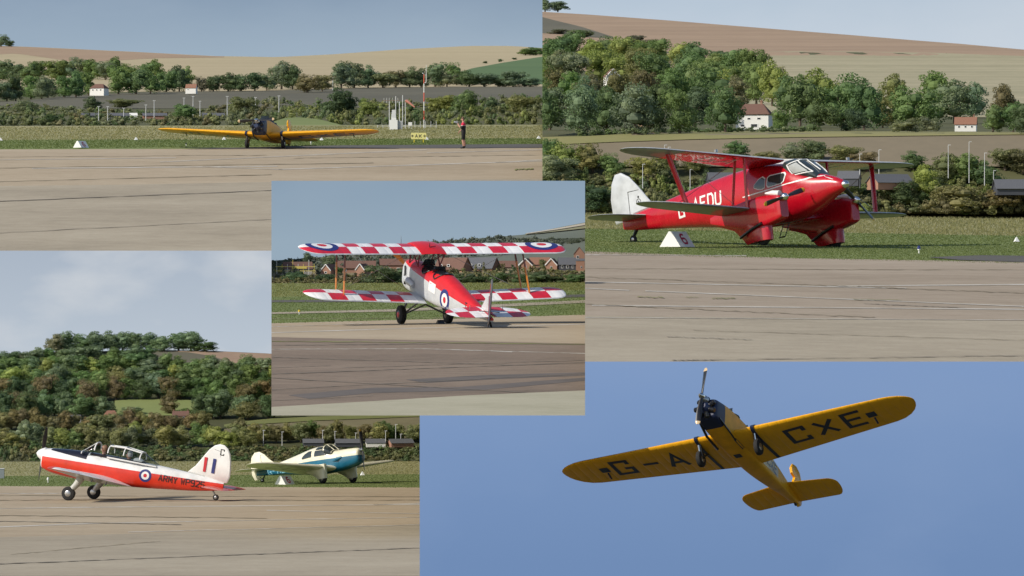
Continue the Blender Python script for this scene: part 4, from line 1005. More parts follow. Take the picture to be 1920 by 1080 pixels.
# ------------------------------------------------------------------ red twin-engined biplane
def red_biplane():
    r = empty('twin_biplane', 'glossy red twin-engined cabin biplane with silver fin, on the grass', 'aircraft')
    st = [(2.30, 1.68, 1.56, .05), (2.14, 1.80, 1.44, .17), (1.8, 1.97, 1.33, .28), (1.35, 2.13, 1.13, .41), (.9, 2.30, .97, .52), (.3, 2.60, .86, .61), (-.4, 2.78, .84, .64), (-1.3, 2.86, .92, .64), (-2.3, 2.84, 1.02, .60), (-3.3, 2.77, 1.22, .51), (-4.5, 2.64, 1.44, .39), (-5.8, 2.49, 1.64, .26), (-7, 2.36, 1.80, .14), (-7.6, 2.28, 1.92, .06)]
    fus = fuselage(r, st, M_RED, 2.5, 2.6); T = bvh(fus)
    sp = MB(); sp.lathe([(0, .13), (.06, .13), (.14, .09), (.19, .02)], (2.2, 0, 1.62), (1, 0, 0), 16); sp.build('nose_cap', M_CHROME, r)
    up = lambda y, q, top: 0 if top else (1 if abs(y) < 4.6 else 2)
    for s in (1, -1):
        secs = wing_secs(s * .3, s * 6.85, .05, 1.55, 2.80, -.30, 1.0, 3.05, .12, .09, 1.5, (s * 4.6,), .45)
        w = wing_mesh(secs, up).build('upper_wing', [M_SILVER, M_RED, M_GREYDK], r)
        bars(w, 'wing_fitting', [((-.25, s * 3.1, 3.0), (-.25, s * 3.1, 3.08), .06)], M_STEEL)
        TW = bvh(w)
        for ch, q in letters('DU' if s > 0 else 'GA', .6, .8, .25, .11, lambda u, v, s=s: (-1.15 + v, (1.6 if s > 0 else -3.2) + u)):
            decal('letter_' + ch.lower(), q, 'z', -1, TW, .006, M_SILVER, w, 1)
        ls = wing_secs(s * 1.55, s * 6.3, -.15, 1.35, 1.20, -.45, .85, 1.38, .12, .09, 1.3, (), .45)
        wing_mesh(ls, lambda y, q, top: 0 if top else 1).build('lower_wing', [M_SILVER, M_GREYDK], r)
        wing_mesh([(s * .35, 0, 1.75, .92, .13), (s * 1.62, -.05, 1.6, 1.06, .13)], None).build('wing_stub', M_RED, r)
        # outer and inner interplane struts
        for nm, a, b, rd in [('strut', (-.50, s * 4.45, 1.34), (-.76, s * 4.81, 2.99), .10), ('strut', (-.25, s * 1.95, 1.24), (-.15, s * 1.95, 2.84), .06), ('strut', (-1.1, s * 1.75, 1.2), (-.55, s * 1.95, 2.84), .055)]:
            mb = MB(); mb.tube([a, b], rd, 10, 0, True, .5); mb.build(nm, M_RED, r)
        bars(r, 'bracing_wire', [((-.6, s * 1.9, 2.82), (-.6, s * 4.7, 1.38), .009), ((-.6, s * 1.9, 1.25), (-.6, s * 4.7, 2.95), .009)], M_STEEL, 4)
        # engine nacelle running down into the trouser
        y = s * 1.68
        nst = [(1.08, 1.36, .80, .15), (1.04, 1.42, .70, .20), (.7, 1.50, .62, .235), (.2, 1.54, .56, .25), (-.5, 1.50, .58, .24), (-1.2, 1.40, .78, .19), (-2.1, 1.26, 1.05, .06)]
        nc = MB(); nc.loft([[(p[0], p[1] + y, p[2]) for p in ring(a, b, c, d, 26, 5, 7)] for a, b, c, d in smooth_st(nst, 3)])
        na = nc.build('engine_nacelle', M_RED, r)
        tr = MB(); trs = [(.95, .42, -1.95, .22), (.80, .42, -1.50, .24), (.66, .42, -1.15, .25), (.50, .43, -1.0, .25), (.34, .43, -.84, .245), (.22, .43, -.74, .24), (.13, .42, -.66, .23)]
        rings = []
        for z, xf, xb, hw in trs:
            L = xf - xb; rr = []
            for k in range(22):
                a = 2 * math.pi * k / 22; cx = math.cos(a)
                x = (xf + xb) / 2 + L / 2 * cx; wdt = hw * abs(math.sin(a)) ** .7 * (1 if cx > 0 else max(1 + cx * .75, .12))
                rr.append((x, y + math.copysign(wdt, math.sin(a)), z + .10 * cx * 0))
            rings.append(rr)
        tr.loft(rings); tr.build('wheel_trouser', M_RED, na)
        wheel(r, (.06, y, .23), .235, .2, M_BLACK)
        mb = MB(); mb.tube([(.30, y - .27, .66), (-.2, y - .285, .52), (-.55, y - .25, .41), (-.72, y - .22, .36)], [.05, .05, .045, .04], 10); mb.build('exhaust_pipe', M_BLACK, na)
        mb = MB(); mb.tube([(.95, y, 1.50), (.65, y, 1.575), (.35, y, 1.61)], [.10, .08, .03], 10); mb.build('cowl_flash', M_WHITE, na)
        propeller(r, (1.14, y, 1.36), 74 if s < 0 else -52, 1.02, M_BLACK, M_YTIP, M_CHROME, [(-.1, .12), (0, .13), (.10, .10), (.17, .02)], .16)
        ts = wing_secs(s * .05, s * 2.1, -6.35, 1.25, 2.2, -6.65, .95, 2.22, .09, .07, .8, (), .4)
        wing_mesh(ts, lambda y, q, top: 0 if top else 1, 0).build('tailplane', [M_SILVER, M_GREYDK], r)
    fin = MB(); fin.plate([(-6.1, 2.46), (-6.35, 2.72), (-6.75, 3.2), (-7.15, 3.62), (-7.5, 3.82), (-7.78, 3.80), (-7.98, 3.5), (-8.08, 3.0), (-8.05, 2.5), (-7.95, 2.15), (-7.6, 2.18), (-7.0, 2.36)], .10)
    fo = fin.build('fin', M_SILVER, r); TF = bvh(fo)
    decal('rudder_gap', [[(-7.22, 2.34), (-7.242, 2.34), (-7.242, 3.13), (-7.22, 3.13)], [(-7.22, 3.108), (-7.22, 3.13), (-6.62, 3.21), (-6.62, 3.19)]], 'y', -1, TF, .006, M_BLACK, fo, 0)
    decal('crest', annulus(-6.78, 2.72, .082, .105, 16) + annulus(-6.78, 2.72, .0, .03, 12) + [circle(-6.78, 2.88, .04, 8)], 'y', -1, TF, .006, M_BLACK, fo, 0)
    # windows on the side seen, and their twins
    for sd in (-1, 1):
        for nm, pts in (('cabin_window', [(-.46, 1.98), (.12, 2.01), (.22, 2.08), (.28, 2.30), (.22, 2.38), (-.38, 2.38), (-.49, 2.32), (-.52, 2.06)]), ('cabin_window', [(-.58, 2.0), (-.56, 2.32), (-.68, 2.40), (-.86, 2.34), (-1.05, 2.18), (-1.08, 2.08), (-.9, 2.0), (-.7, 1.97)])):
            cx = sum(p[0] for p in pts) / len(pts); cz = sum(p[1] for p in pts) / len(pts)
            o = decal(nm, [pts], 'y', sd, T, .016, M_WHITE, r, 3)
            decal('pane', [[(cx + (p[0] - cx) * .88, cz + (p[1] - cz) * .84) for p in pts]], 'y', sd, T, .034, M_GLASSPANE, o, 3)
        decal('trim_line', stroke([(-1.6, 1.88), (-.4, 1.92), (.6, 1.99), (1.2, 2.02), (1.7, 2.03), (2.0, 1.92)], .035) , 'y', sd, T, .008, M_WHITE, r, 2)
        decal('trim_line', [[(.35, 1.95), (1.05, 1.98), (1.28, 2.07), (1.12, 2.05)]], 'y', sd, T, .010, M_WHITE, r, 1)
        txt = letters('G-AEDU', .25, .42, .12, .07, (lambda u, v: (-4.72 + u * 1.0, 1.80 + v + (u) * .04)) if sd < 0 else (lambda u, v: (-2.6 - u, 1.88 + v - u * .04)))
        for ch, q in txt: decal('letter_' + {'-': 'dash'}.get(ch, ch.lower()), q, 'y', sd, T, .008, M_WHITE, r, 1)
    # cockpit glazing
    g = MB(); gs = [(1.36, 2.14, 1.9, .36), (1.08, 2.40, 2.0, .47), (.74, 2.70, 2.05, .50), (.42, 2.78, 2.1, .50), (.05, 2.78, 2.2, .40)]
    g.loft([ring(a, b, c, d, 24, 3.2, 2.5) for a, b, c, d in gs]); can = g.build('cockpit_glazing', M_GLASSPANE, r); TC = bvh(can)
    fr = MB()
    for x0, z0, x1, z1 in ((1.26, 2.20, .70, 2.66), (.70, 2.66, .30, 2.58), (.52, 2.22, .28, 2.58), (1.26, 2.20, .50, 2.22)):
        for sd in (-1, 1):
            pts = []
            for k in range(6):
                h = TC.ray_cast(Vector((x0 + (x1 - x0) * k / 5, sd * 5, z0 + (z1 - z0) * k / 5)), Vector((0, -sd, 0)))[0]
                if h is None: h = TC.find_nearest(Vector((x0 + (x1 - x0) * k / 5, sd * .3, z0 + (z1 - z0) * k / 5)))[0]
                pts.append(h + Vector((0, sd * .004, .0)))
            fr.tube(pts, .024, 6)
    fr.tube([(.74, -.36, 2.675), (.745, 0, 2.705), (.74, .36, 2.675)], .02, 6); fr.tube([(1.29, 0, 2.27), (.74, 0, 2.71)], .018, 6); fr.tube([(.74, .2, 2.7), (-.1, .2, 2.85)], .016, 6); fr.tube([(.74, -.2, 2.7), (-.1, -.2, 2.85)], .016, 6)
    fr.build('glazing_frame', M_WHITE, can)
    decal('side_pane', [[(1.14, 2.25), (.56, 2.26), (.36, 2.54), (.70, 2.60)]], 'y', -1, TC, .02, flat('pale_reflection_pane', (.42, .44, .43, 1), .15), can, 2)  # glass reflection painted in as the pane's pale grey base colour
    st_ = MB(); st_.tube([(.15, -.5, .74), (.12, -.72, .30)], .014, 6); st_.tube([(-.1, -.5, .74), (-.13, -.72, .30)], .014, 6); st_.tube([(.12, -.72, .30), (-.13, -.72, .30)], .022, 6); st_.build('boarding_step', M_BLACK, r)
    tl = MB(); tl.tube([(-7.05, 0, 1.85), (-7.2, 0, 1.66)], [.07, .05], 8); tl.build('tail_leg', M_BLACK, r)
    wheel(r, (-7.25, 0, 1.54), .14, .09, M_STEEL, 'tail_wheel')
    return r
M_GLASSPANE, n_, l_, b_ = newmat('window_pane'); setp(b_, .05, 0, .8); b_.inputs['Base Color'].default_value = (.03, .04, .04, 1)
rb = red_biplane()
place_air(rb, P2, 1498, 463, -46, 11.5, 1.0, -2.0)

# ------------------------------------------------------------------ checked red and white biplane
M_CRED = paint('dope_red', (.58, .012, .035, 1), .4, 0, .15, .06, .4)
M_CWHT = paint('dope_white', (.80, .80, .80, 1), .45, 0, .1, .05, .4)
M_TORED = paint('deck_red', (.62, .012, .016, 1), .35, 0, .3, .05)
M_WOOD = paint('varnished_strut', (.50, .16, .012, 1), .35, 0, .5, .1)
M_WOODDK = paint('dark_strut', (.16, .03, .015, 1), .4, 0, .3, .1)
M_MAROON = paint('maroon_strut', (.20, .012, .03, 1), .4)
def checked_biplane():
    r = empty('biplane', 'open two-seat biplane with red and white checked wings, seen from behind', 'aircraft')
    sk = split_paint('checked_biplane_skin', [((.62, .012, .016, 1), [(-.025, 0, 1, 1.62)]), ((.50, .52, .54, 1), [(1, 0, 0, 9)])], (.55, .57, .59, 1), .4, .1)
    st = [(1.66, 1.62, 1.05, .12), (1.55, 1.72, .92, .26), (1.2, 1.78, .85, .33), (.6, 1.86, .86, .37), (0, 1.90, .88, .38), (-.5, 1.86, .90, .38), (-1.4, 1.97, .94, .37), (-1.9, 1.98, .98, .36), (-2.8, 1.86, 1.08, .30), (-3.8, 1.74, 1.22, .22), (-4.8, 1.63, 1.36, .12), (-5.5, 1.56, 1.44, .05)]
    fus = fuselage(r, st, sk, 2.6, 5); T = bvh(fus)
    def checks(ys, c=.55):
        def fn(y, q, top):
            if not top: return 2
            if q > .965: return 2
            y = abs(y)
            k = sum(1 for b in ys if y > b)
            if k == 0: return 2
            return (k + (1 if q < c else 0)) % 2
        return fn
    cu = [.42, .92, 1.42, 1.92, 2.42, 2.92]
    CH2 = [0, .015, .05, .12, .22, .35, .55, .7, .82, .95, 1.0]
    for s in (1, -1):
        ysx = [s * y for y in cu]
        us = wing_secs(s * .42, s * 4.47, .95, 1.34, 2.34, .28, 1.34, 2.52, .10, .10, .55, ysx, .3)
        w = wing_mesh(us, checks(cu), .04, CH2).build('upper_wing', [M_CRED, M_CWHT, M_SILVER], r)
        TW = bvh(w)
        roundel(-.17, s * 3.72, .53, 'z', 1, TW, w, .007)
        cl = [.62, 1.12, 1.62, 2.12, 2.62, 3.12, 3.7]
        lsx = wing_secs(s * .36, s * 4.4, .35, 1.34, .90, -.25, 1.34, 1.20, .10, .10, .55, [s * y for y in cl], .3)
        lw = wing_mesh(lsx, checks(cl), .04, CH2).build('lower_wing', [M_CRED, M_CWHT, M_SILVER], r)
        # interplane struts: front and rear, dark above and varnished below
        for k, (xa, xb) in enumerate(((.42, -.25), (-.32, -.98))):
            a = Vector((xb + .04, s * 3.15, 1.14)); b = Vector((xa - .02, s * 3.0, 2.47)); mid = a.lerp(b, .62)
            mb = MB(); mb.tube([a, a.lerp(b, .1), mid], [.02, .05, .055], 8, 0, True, .55); mb.tube([mid, b], [.055, .03], 8, 1, True, .55)
            mb.build('interplane_strut', [M_WOOD, M_WOODDK], r)
            ft = MB(); ft.tube([a - Vector((0, 0, .06)), a + Vector((0, 0, .04))], .022, 6); ft.build('strut_fitting', M_BLACK, r)
        bars(r, 'bracing_wire', [((.1, s * .4, .95), (.1, s * 3.0, 2.46), .006), ((.3, s * .45, 2.3), (-.35, s * 3.1, 1.16), .006)], M_STEEL, 4)
        # cabane struts
        for a, b in (((.75, s * .36, 1.8), (.55, s * .42, 2.34)), ((-.02, s * .37, 1.86), (.5, s * .42, 2.34)), ((.0, s * .37, 1.86), (-.2, s * .42, 2.32)), ((.78, s * .34, 1.8), (-.15, s * .42, 2.32))):
            mb = MB(); mb.tube([a, b], .022, 6); mb.build('cabane_strut', M_MAROON, r)
        # undercarriage
        mb = MB(); mb.tube([(.45, s * .36, .92), (.02, s * .76, .30)], .035, 8); mb.tube([(-.55, s * .36, .92), (.0, s * .74, .30)], .028, 8); mb.tube([(0, 0, .62), (.0, s * .74, .29)], .028, 8); mb.build('gear_leg', M_GREYDK, r)
        wl_ = wheel(r, (0, s * .80, .30), .30, .19, M_BLACK)
        dk = MB(); dk.lathe([(0, .09), (.012, .085), (.02, .01)], (0, s * .80 + s * .105, .30), (0, s, 0), 12); dk.build('hub_cap', M_CRED if s > 0 else M_BLACK, wl_)
        # tailplane, checked
        ct = [.0, .5, 1.0]
        tf = lambda y, q, top: 2 if not top else ((sum(1 for b in (.12, .62, 1.08) if abs(y) > b) + (1 if q < .5 else 0)) % 2)
        ts = wing_secs(s * .04, s * 1.37, -4.30, 1.28, 1.62, -4.62, 1.12, 1.63, .08, .06, .62, (s * .12, s * .62, s * 1.08 if False else s * .9), .45)
        wing_mesh(ts, tf, 0, [0, .02, .07, .16, .28, .4, .5, .65, .8, .92, 1.0]).build('tailplane', [M_CRED, M_CWHT, M_SILVER], r)
        bars(r, 'elevator_horn', [((-4.95, s * .55, 1.55), (-4.95, s * .55, 1.82), .012)], M_STEEL, 5)
    cs = MB(); cs = wing_mesh([(-.43, .97, 1.36, 2.34, .125), (-.3, .98, 1.38, 2.36, .15), (0, .98, 1.40, 2.37, .16), (.3, .98, 1.38, 2.36, .15), (.43, .97, 1.36, 2.34, .125)], None, .05)
    co = cs.build('fuel_tank', M_TORED, r)
    bars(co, 'tank_gauge', [((-.05, .05, 2.5), (-.05, .05, 2.62), .012), ((-.05, .05, 2.5), (-.05, -.16, 2.53), .012)], M_BLACK, 5)
    for x, ln in ((-.05, .56), (-1.0, .68)):
        ck = MB(); rg = []
        for k in range(20):
            a = 2 * math.pi * k / 20; rg.append((x - ln / 2 + ln / 2 * math.cos(a), .325 * math.sin(a)))
        o = decal('cockpit', [rg], 'z', 1, T, .012, M_BLACK, r, 2)
        rim = MB(); rim.tube([(p[0], p[1], T.ray_cast(Vector((p[0], p[1], 9)), Vector((0, 0, -1)))[0].z + .02) for p in rg + rg[:1]], .025, 6); rim.build('coaming', M_BLACK, o)
        ws = MB(); ws.plate([(-.24, 0), (.24, 0), (.16, .24), (-.16, .24)], .012, 'yz'); w_ = ws.build('windscreen', M_GLASSDK, r); w_.location = (x + .1, 0, 1.88); w_.rotation_euler = (0, R(-22), 0)
    roundel(-2.35, 1.35, .34, 'y', 1, T, r)
    decal('locker_door', [[(-1.05, 1.35), (-1.6, 1.35), (-1.6, 1.66), (-1.05, 1.66)]], 'y', 1, T, .006, M_CWHT, r, 1)
    decal('cowl_side', [[(.15, .95), (1.2, .95), (1.35, 1.62), (.15, 1.68)]], 'y', 1, T, .006, paint('cowl_grey', (.36, .38, .41, 1), .4), r, 1)
    mb = MB(); mb.tube([(.95, .36, 1.25), (.5, .43, 1.25), (.12, .40, 1.2)], [.10, .12, .08], 10); mb.build('engine_intake', M_SILVER, r)
    mb = MB(); mb.tube([(1.1, .36, 1.62), (.95, .40, 1.35), (.98, .38, 1.05)], .03, 8); mb.build('exhaust_pipe', M_BLACK, r)
    for ch, q in letters('T W', .14, .22, .05, .035, lambda u, v: (-3.75 - u, 1.42 + v - .02)):
        decal('letter_' + ch.lower(), q, 'y', 1, T, .008, M_BLACK, r, 0)
    fin = MB(); fin.plate([(-4.55, 1.62), (-4.95, 2.1), (-5.12, 2.16), (-5.2, 1.6)], .05); fin.build('fin', M_SILVER, r)
    rd = MB(); rd.plate([(-5.22, 1.42), (-5.2, 2.15), (-5.08, 2.42), (-5.25, 2.72), (-5.5, 2.8), (-5.75, 2.62), (-5.88, 2.2), (-5.86, 1.7), (-5.7, 1.42), (-5.45, 1.28)], .05); ro = rd.build('rudder', paint('rudder_edge', (.10, .09, .10, 1), .5), r)
    TR = bvh(ro)
    for sd in (1, -1):
        decal('rudder_stripe', [[(-5.3, 1.5), (-5.45, 1.5), (-5.45, 2.6), (-5.3, 2.6)]], 'y', sd, TR, .004, M_RRED, ro, 0); decal('rudder_stripe', [[(-5.65, 1.5), (-5.78, 1.6), (-5.78, 2.3), (-5.65, 2.5)]], 'y', sd, TR, .004, M_RBLUE, ro, 0)
    ro.rotation_euler = (0, 0, R(-20)); ro.location = (-5.2 + 5.2 * math.cos(R(20)), -5.2 * math.sin(R(20)), 0)
    bars(ro, 'rudder_horn', [((-5.35, -.32, 1.72), (-5.35, .32, 1.72), .012)], M_BLACK, 5)
    sk_ = MB(); sk_.tube([(-5.25, 0, 1.45), (-5.45, 0, 1.30), (-5.6, 0, 1.19)], [.03, .035, .028], 8); sk_.ball((-5.6, 0, 1.21), .05, 8, 6); sk_.build('tail_skid', M_BLACK, r)
    propeller(r, (1.72, 0, 1.42), 48, .98, M_WOOD, M_WOOD, M_STEEL, [(-.06, .10), (.04, .10), (.10, .04)], .17)
    return r
cb = checked_biplane()
place_air(cb, P3, 795, 606.5, 112.5, 12.8, .737)
ck = MB(); ck.plate([(-.10, 0), (.10, 0), (.10, .05), (-.02, .13), (-.10, .02)], .22); cko = ck.build('wheel_chock', M_BLACK)
tag(cko, 'black wheel chock against the right wheel of the checked biplane', 'chock'); place_air(cko, P3, 826, 607.5, 112, 0, .75)

# ------------------------------------------------------------------ red and white trainer
def trainer():
    r = empty('trainer', 'red and white military trainer with army lettering and roundel, facing left', 'aircraft')
    sk = split_paint('trainer_skin', [((.68, .035, .012, 1), [(-.03, 0, -1, -1.405), (-1, 0, 0, -1.63)]), ((.012, .013, .025, 1), [(-.06, 0, 1, 1.545), (-1, 0, 0, -1.36), (1, 0, 0, -.12)])], (.80, .80, .79, 1), .28, .4)
    st = [(1.68, 1.58, .95, .26), (1.60, 1.64, .88, .32), (1.2, 1.71, .78, .38), (.6, 1.77, .74, .41), (0, 1.80, .74, .43), (-.7, 1.80, .76, .44), (-1.6, 1.80, .80, .43), (-2.6, 1.80, .90, .38), (-3.4, 1.78, 1.00, .30), (-4.2, 1.74, 1.10, .21), (-5.0, 1.68, 1.24, .11), (-5.4, 1.62, 1.35, .05)]
    fus = fuselage(r, st, sk, 2.3, 2.8); T = bvh(fus)
    sp = MB(); sp.lathe([(0, .26), (.06, .26), (.18, .20), (.30, .11), (.36, .02)], (1.62, 0, 1.40), (1, 0, 0), 20); spo = sp.build('spinner', M_WHITE, r)
    propeller(r, (1.74, 0, 1.40), 2, 1.0, M_BLACK, M_BLACK, M_WHITE, [(-.02, .2), (.02, .2), (.05, .1)], .17)
    for s in (1, -1):
        ws = wing_secs(s * .38, s * 5.2, .10, 2.15, .86, -.30, 1.05, 1.36, .15, .11, .55, (s * 1.2,), .3)
        w = wing_mesh(ws, lambda y, q, top: (1 if q < .3 else 0) if top else (1 if abs(y) > 4.2 else 2)).build('wing', [M_WHITE, paint('trainer_red', (.62, .03, .015, 1), .35), paint('wing_grey', (.40, .40, .38, 1), .5)], r)
        bars(w, 'hinge_bracket', [((-1.75, s * 2.4, 1.02), (-1.72, s * 2.4, .90), .03), ((-1.55, s * 3.4, 1.12), (-1.52, s * 3.4, 1.0), .03)], M_GREYDK)
        lg = MB(); lg.tube([(-.35, s * 1.25, .9), (-.22, s * 1.3, .62), (-.03, s * 1.34, .34)], [.15, .125, .10], 12); lg.build('gear_leg', paint('leg_grey', (.50, .50, .47, 1), .5), r)
        wheel(r, (0, s * 1.36, .26), .26, .17, M_STEEL)
        mb = MB(); mb.tube([(-.1, s * 1.3, .5), (-.28, s * 1.32, .3), (-.16, s * 1.33, .16)], .009, 5); mb.build('brake_hose', M_BLACK, r)
        ts = wing_secs(s * .06, s * 1.70, -4.85, .95, 1.40, -5.05, .80, 1.42, .09, .07, .4, (), .3)
        wing_mesh(ts, None, 0).build('tailplane', paint('trainer_red', (.62, .03, .015, 1), .35), r)
    fin = MB(); fin.plate([(-3.95, 1.76), (-4.22, 2.05), (-4.45, 2.42), (-4.64, 2.72), (-4.82, 2.90), (-5.0, 2.98), (-5.18, 2.97), (-5.34, 2.87), (-5.46, 2.68), (-5.54, 2.40), (-5.58, 2.1), (-5.59, 1.85), (-5.52, 1.62), (-5.3, 1.58), (-4.6, 1.72)], .09)
    fo = fin.build('fin', M_WHITE, r); TF = bvh(fo)
    for sd in (1, -1):
        decal('fin_flash', [[(-4.54, 1.88), (-4.64, 1.88), (-4.64, 2.42), (-4.52, 2.42)]], 'y', sd, TF, .02, M_RRED, fo, 2)
        decal('fin_flash', [[(-4.86, 1.88), (-4.98, 1.88), (-4.98, 2.42), (-4.86, 2.42)]], 'y', sd, TF, .02, M_RBLUE, fo, 2)
    for ch, q in letters('C', .13, .20, 0, .032, lambda u, v: (-5.10 - u, 2.60 + v)): decal('letter_c', q, 'y', 1, TF, .006, M_BLACK, fo, 0)
    decal('rudder_gap', stroke([(-5.12, 1.62), (-5.12, 2.72), (-4.85, 2.76)], .012), 'y', 1, TF, .005, M_GREYDK, fo, 0)
    roundel(-2.48, 1.36, .235, 'y', 1, T, r); roundel(-2.48, 1.36, .235, 'y', -1, T, r)
    for txt, x0, z0 in (('ARMY', -3.0, 1.27), ('WP925', -3.84, 1.29)):
        for ch, q in letters(txt, .13, .22, .055, .034, lambda u, v, x0=x0, z0=z0: (x0 - u, z0 + v)): decal('letter_' + ch.lower() if ch.isalpha() else 'digit', q, 'y', 1, T, .014, M_BLACK, r, 1)
    decal('cowl_joint', stroke([(.62, .8), (.62, 1.68)], .014), 'y', 1, T, .004, M_BLACK, r, 1)
    # windscreen, open gap over the front seat, sliding hood
    wsn = MB(); rings = []
    wsn.loft([ring(.12, 1.83, 1.6, .36, 20, 2.2, 2.2), ring(-.10, 2.02, 1.6, .37, 20, 2.3, 2.2), ring(-.36, 2.21, 1.6, .37, 20, 2.4, 2.2)], 0, False); wo = wsn.build('windscreen', M_GLASS, r)
    fr = MB(); p = ring(-.37, 2.22, 1.62, .375, 20, 2.4, 2.2); fr.tube([q for q in p[:11]], .028, 6); p = ring(.12, 1.84, 1.6, .37, 20, 2.2, 2.2); fr.tube(p[:11], .022, 6); fr.tube([(.10, .15, 1.84), (-.36, .2, 2.2)], .012, 6); fr.build('windscreen_frame', M_WHITE, wo)
    hd = MB(); hs = [(-.90, 2.20, 1.62, .37), (-1.5, 2.23, 1.62, .38), (-2.15, 2.16, 1.62, .37), (-2.5, 1.98, 1.62, .33), (-2.8, 1.80, 1.62, .26)]
    hd.loft([ring(a, b, c, d, 20, 2.4, 2.2) for a, b, c, d in hs], 0, False); ho = hd.build('canopy', M_GLASS, r)
    fr = MB()
    for a, b, c, d in (hs[0], (-1.52, 2.235, 1.62, .382), (-2.16, 2.165, 1.62, .372)): fr.tube(ring(a, b + .004, c, d + .004, 20, 2.4, 2.2)[:11], .026, 6)
    for yy in (.3, -.3):
        fr.tube([(-.9, yy * .75, 2.18), (-1.5, yy * .78, 2.21), (-2.15, yy * .75, 2.14)], .03, 6)
    fr.tube([(-.9, .38, 1.76), (-2.2, .385, 1.76), (-2.8, .27, 1.74)], .03, 6); fr.tube([(-.9, -.38, 1.76), (-2.2, -.385, 1.76)], .03, 6)
    fr.build('canopy_frame', M_WHITE, ho)
    cp = MB(); cp.loft([ring(-.2, 1.815, 1.7, .30, 16), ring(-.9, 1.825, 1.7, .32, 16), ring(-2.3, 1.825, 1.7, .30, 16)]); cp.build('cockpit_floor', M_BLACK, r)
    seat = MB(); seat.loft([ring(-1.86, 1.9, 1.7, .2, 14), ring(-2.0, 1.94, 1.7, .2, 14), ring(-2.2, 1.86, 1.7, .2, 14)]); seat.build('seat_back', M_WHITE, r)
    tl = MB(); tl.tube([(-5.0, 0, 1.28), (-5.15, 0, 1.1)], .03, 8); tl.build('tail_leg', M_GREYDK, r)
    wheel(r, (-5.18, 0, 1.03), .115, .08, M_STEEL, 'tail_wheel')
    return r
tr_ = trainer()
place_air(tr_, P4, 150, 937, 165, 10, .5)
pilot('flyer with brown headset in the open front seat of the trainer', tr_, (-.64, .02, 1.86), M_SKIN, flat('olive_suit', (.06, .055, .025, 1)), flat('tan_helmet', (.17, .09, .045, 1)), 1)
pilot('flyer in pale helmet under the rear hood of the trainer', tr_, (-1.62, .0, 1.82), M_SKIN, flat('grey_suit', (.10, .10, .10, 1)), flat('pale_helmet', (.62, .62, .6, 1)), 1)

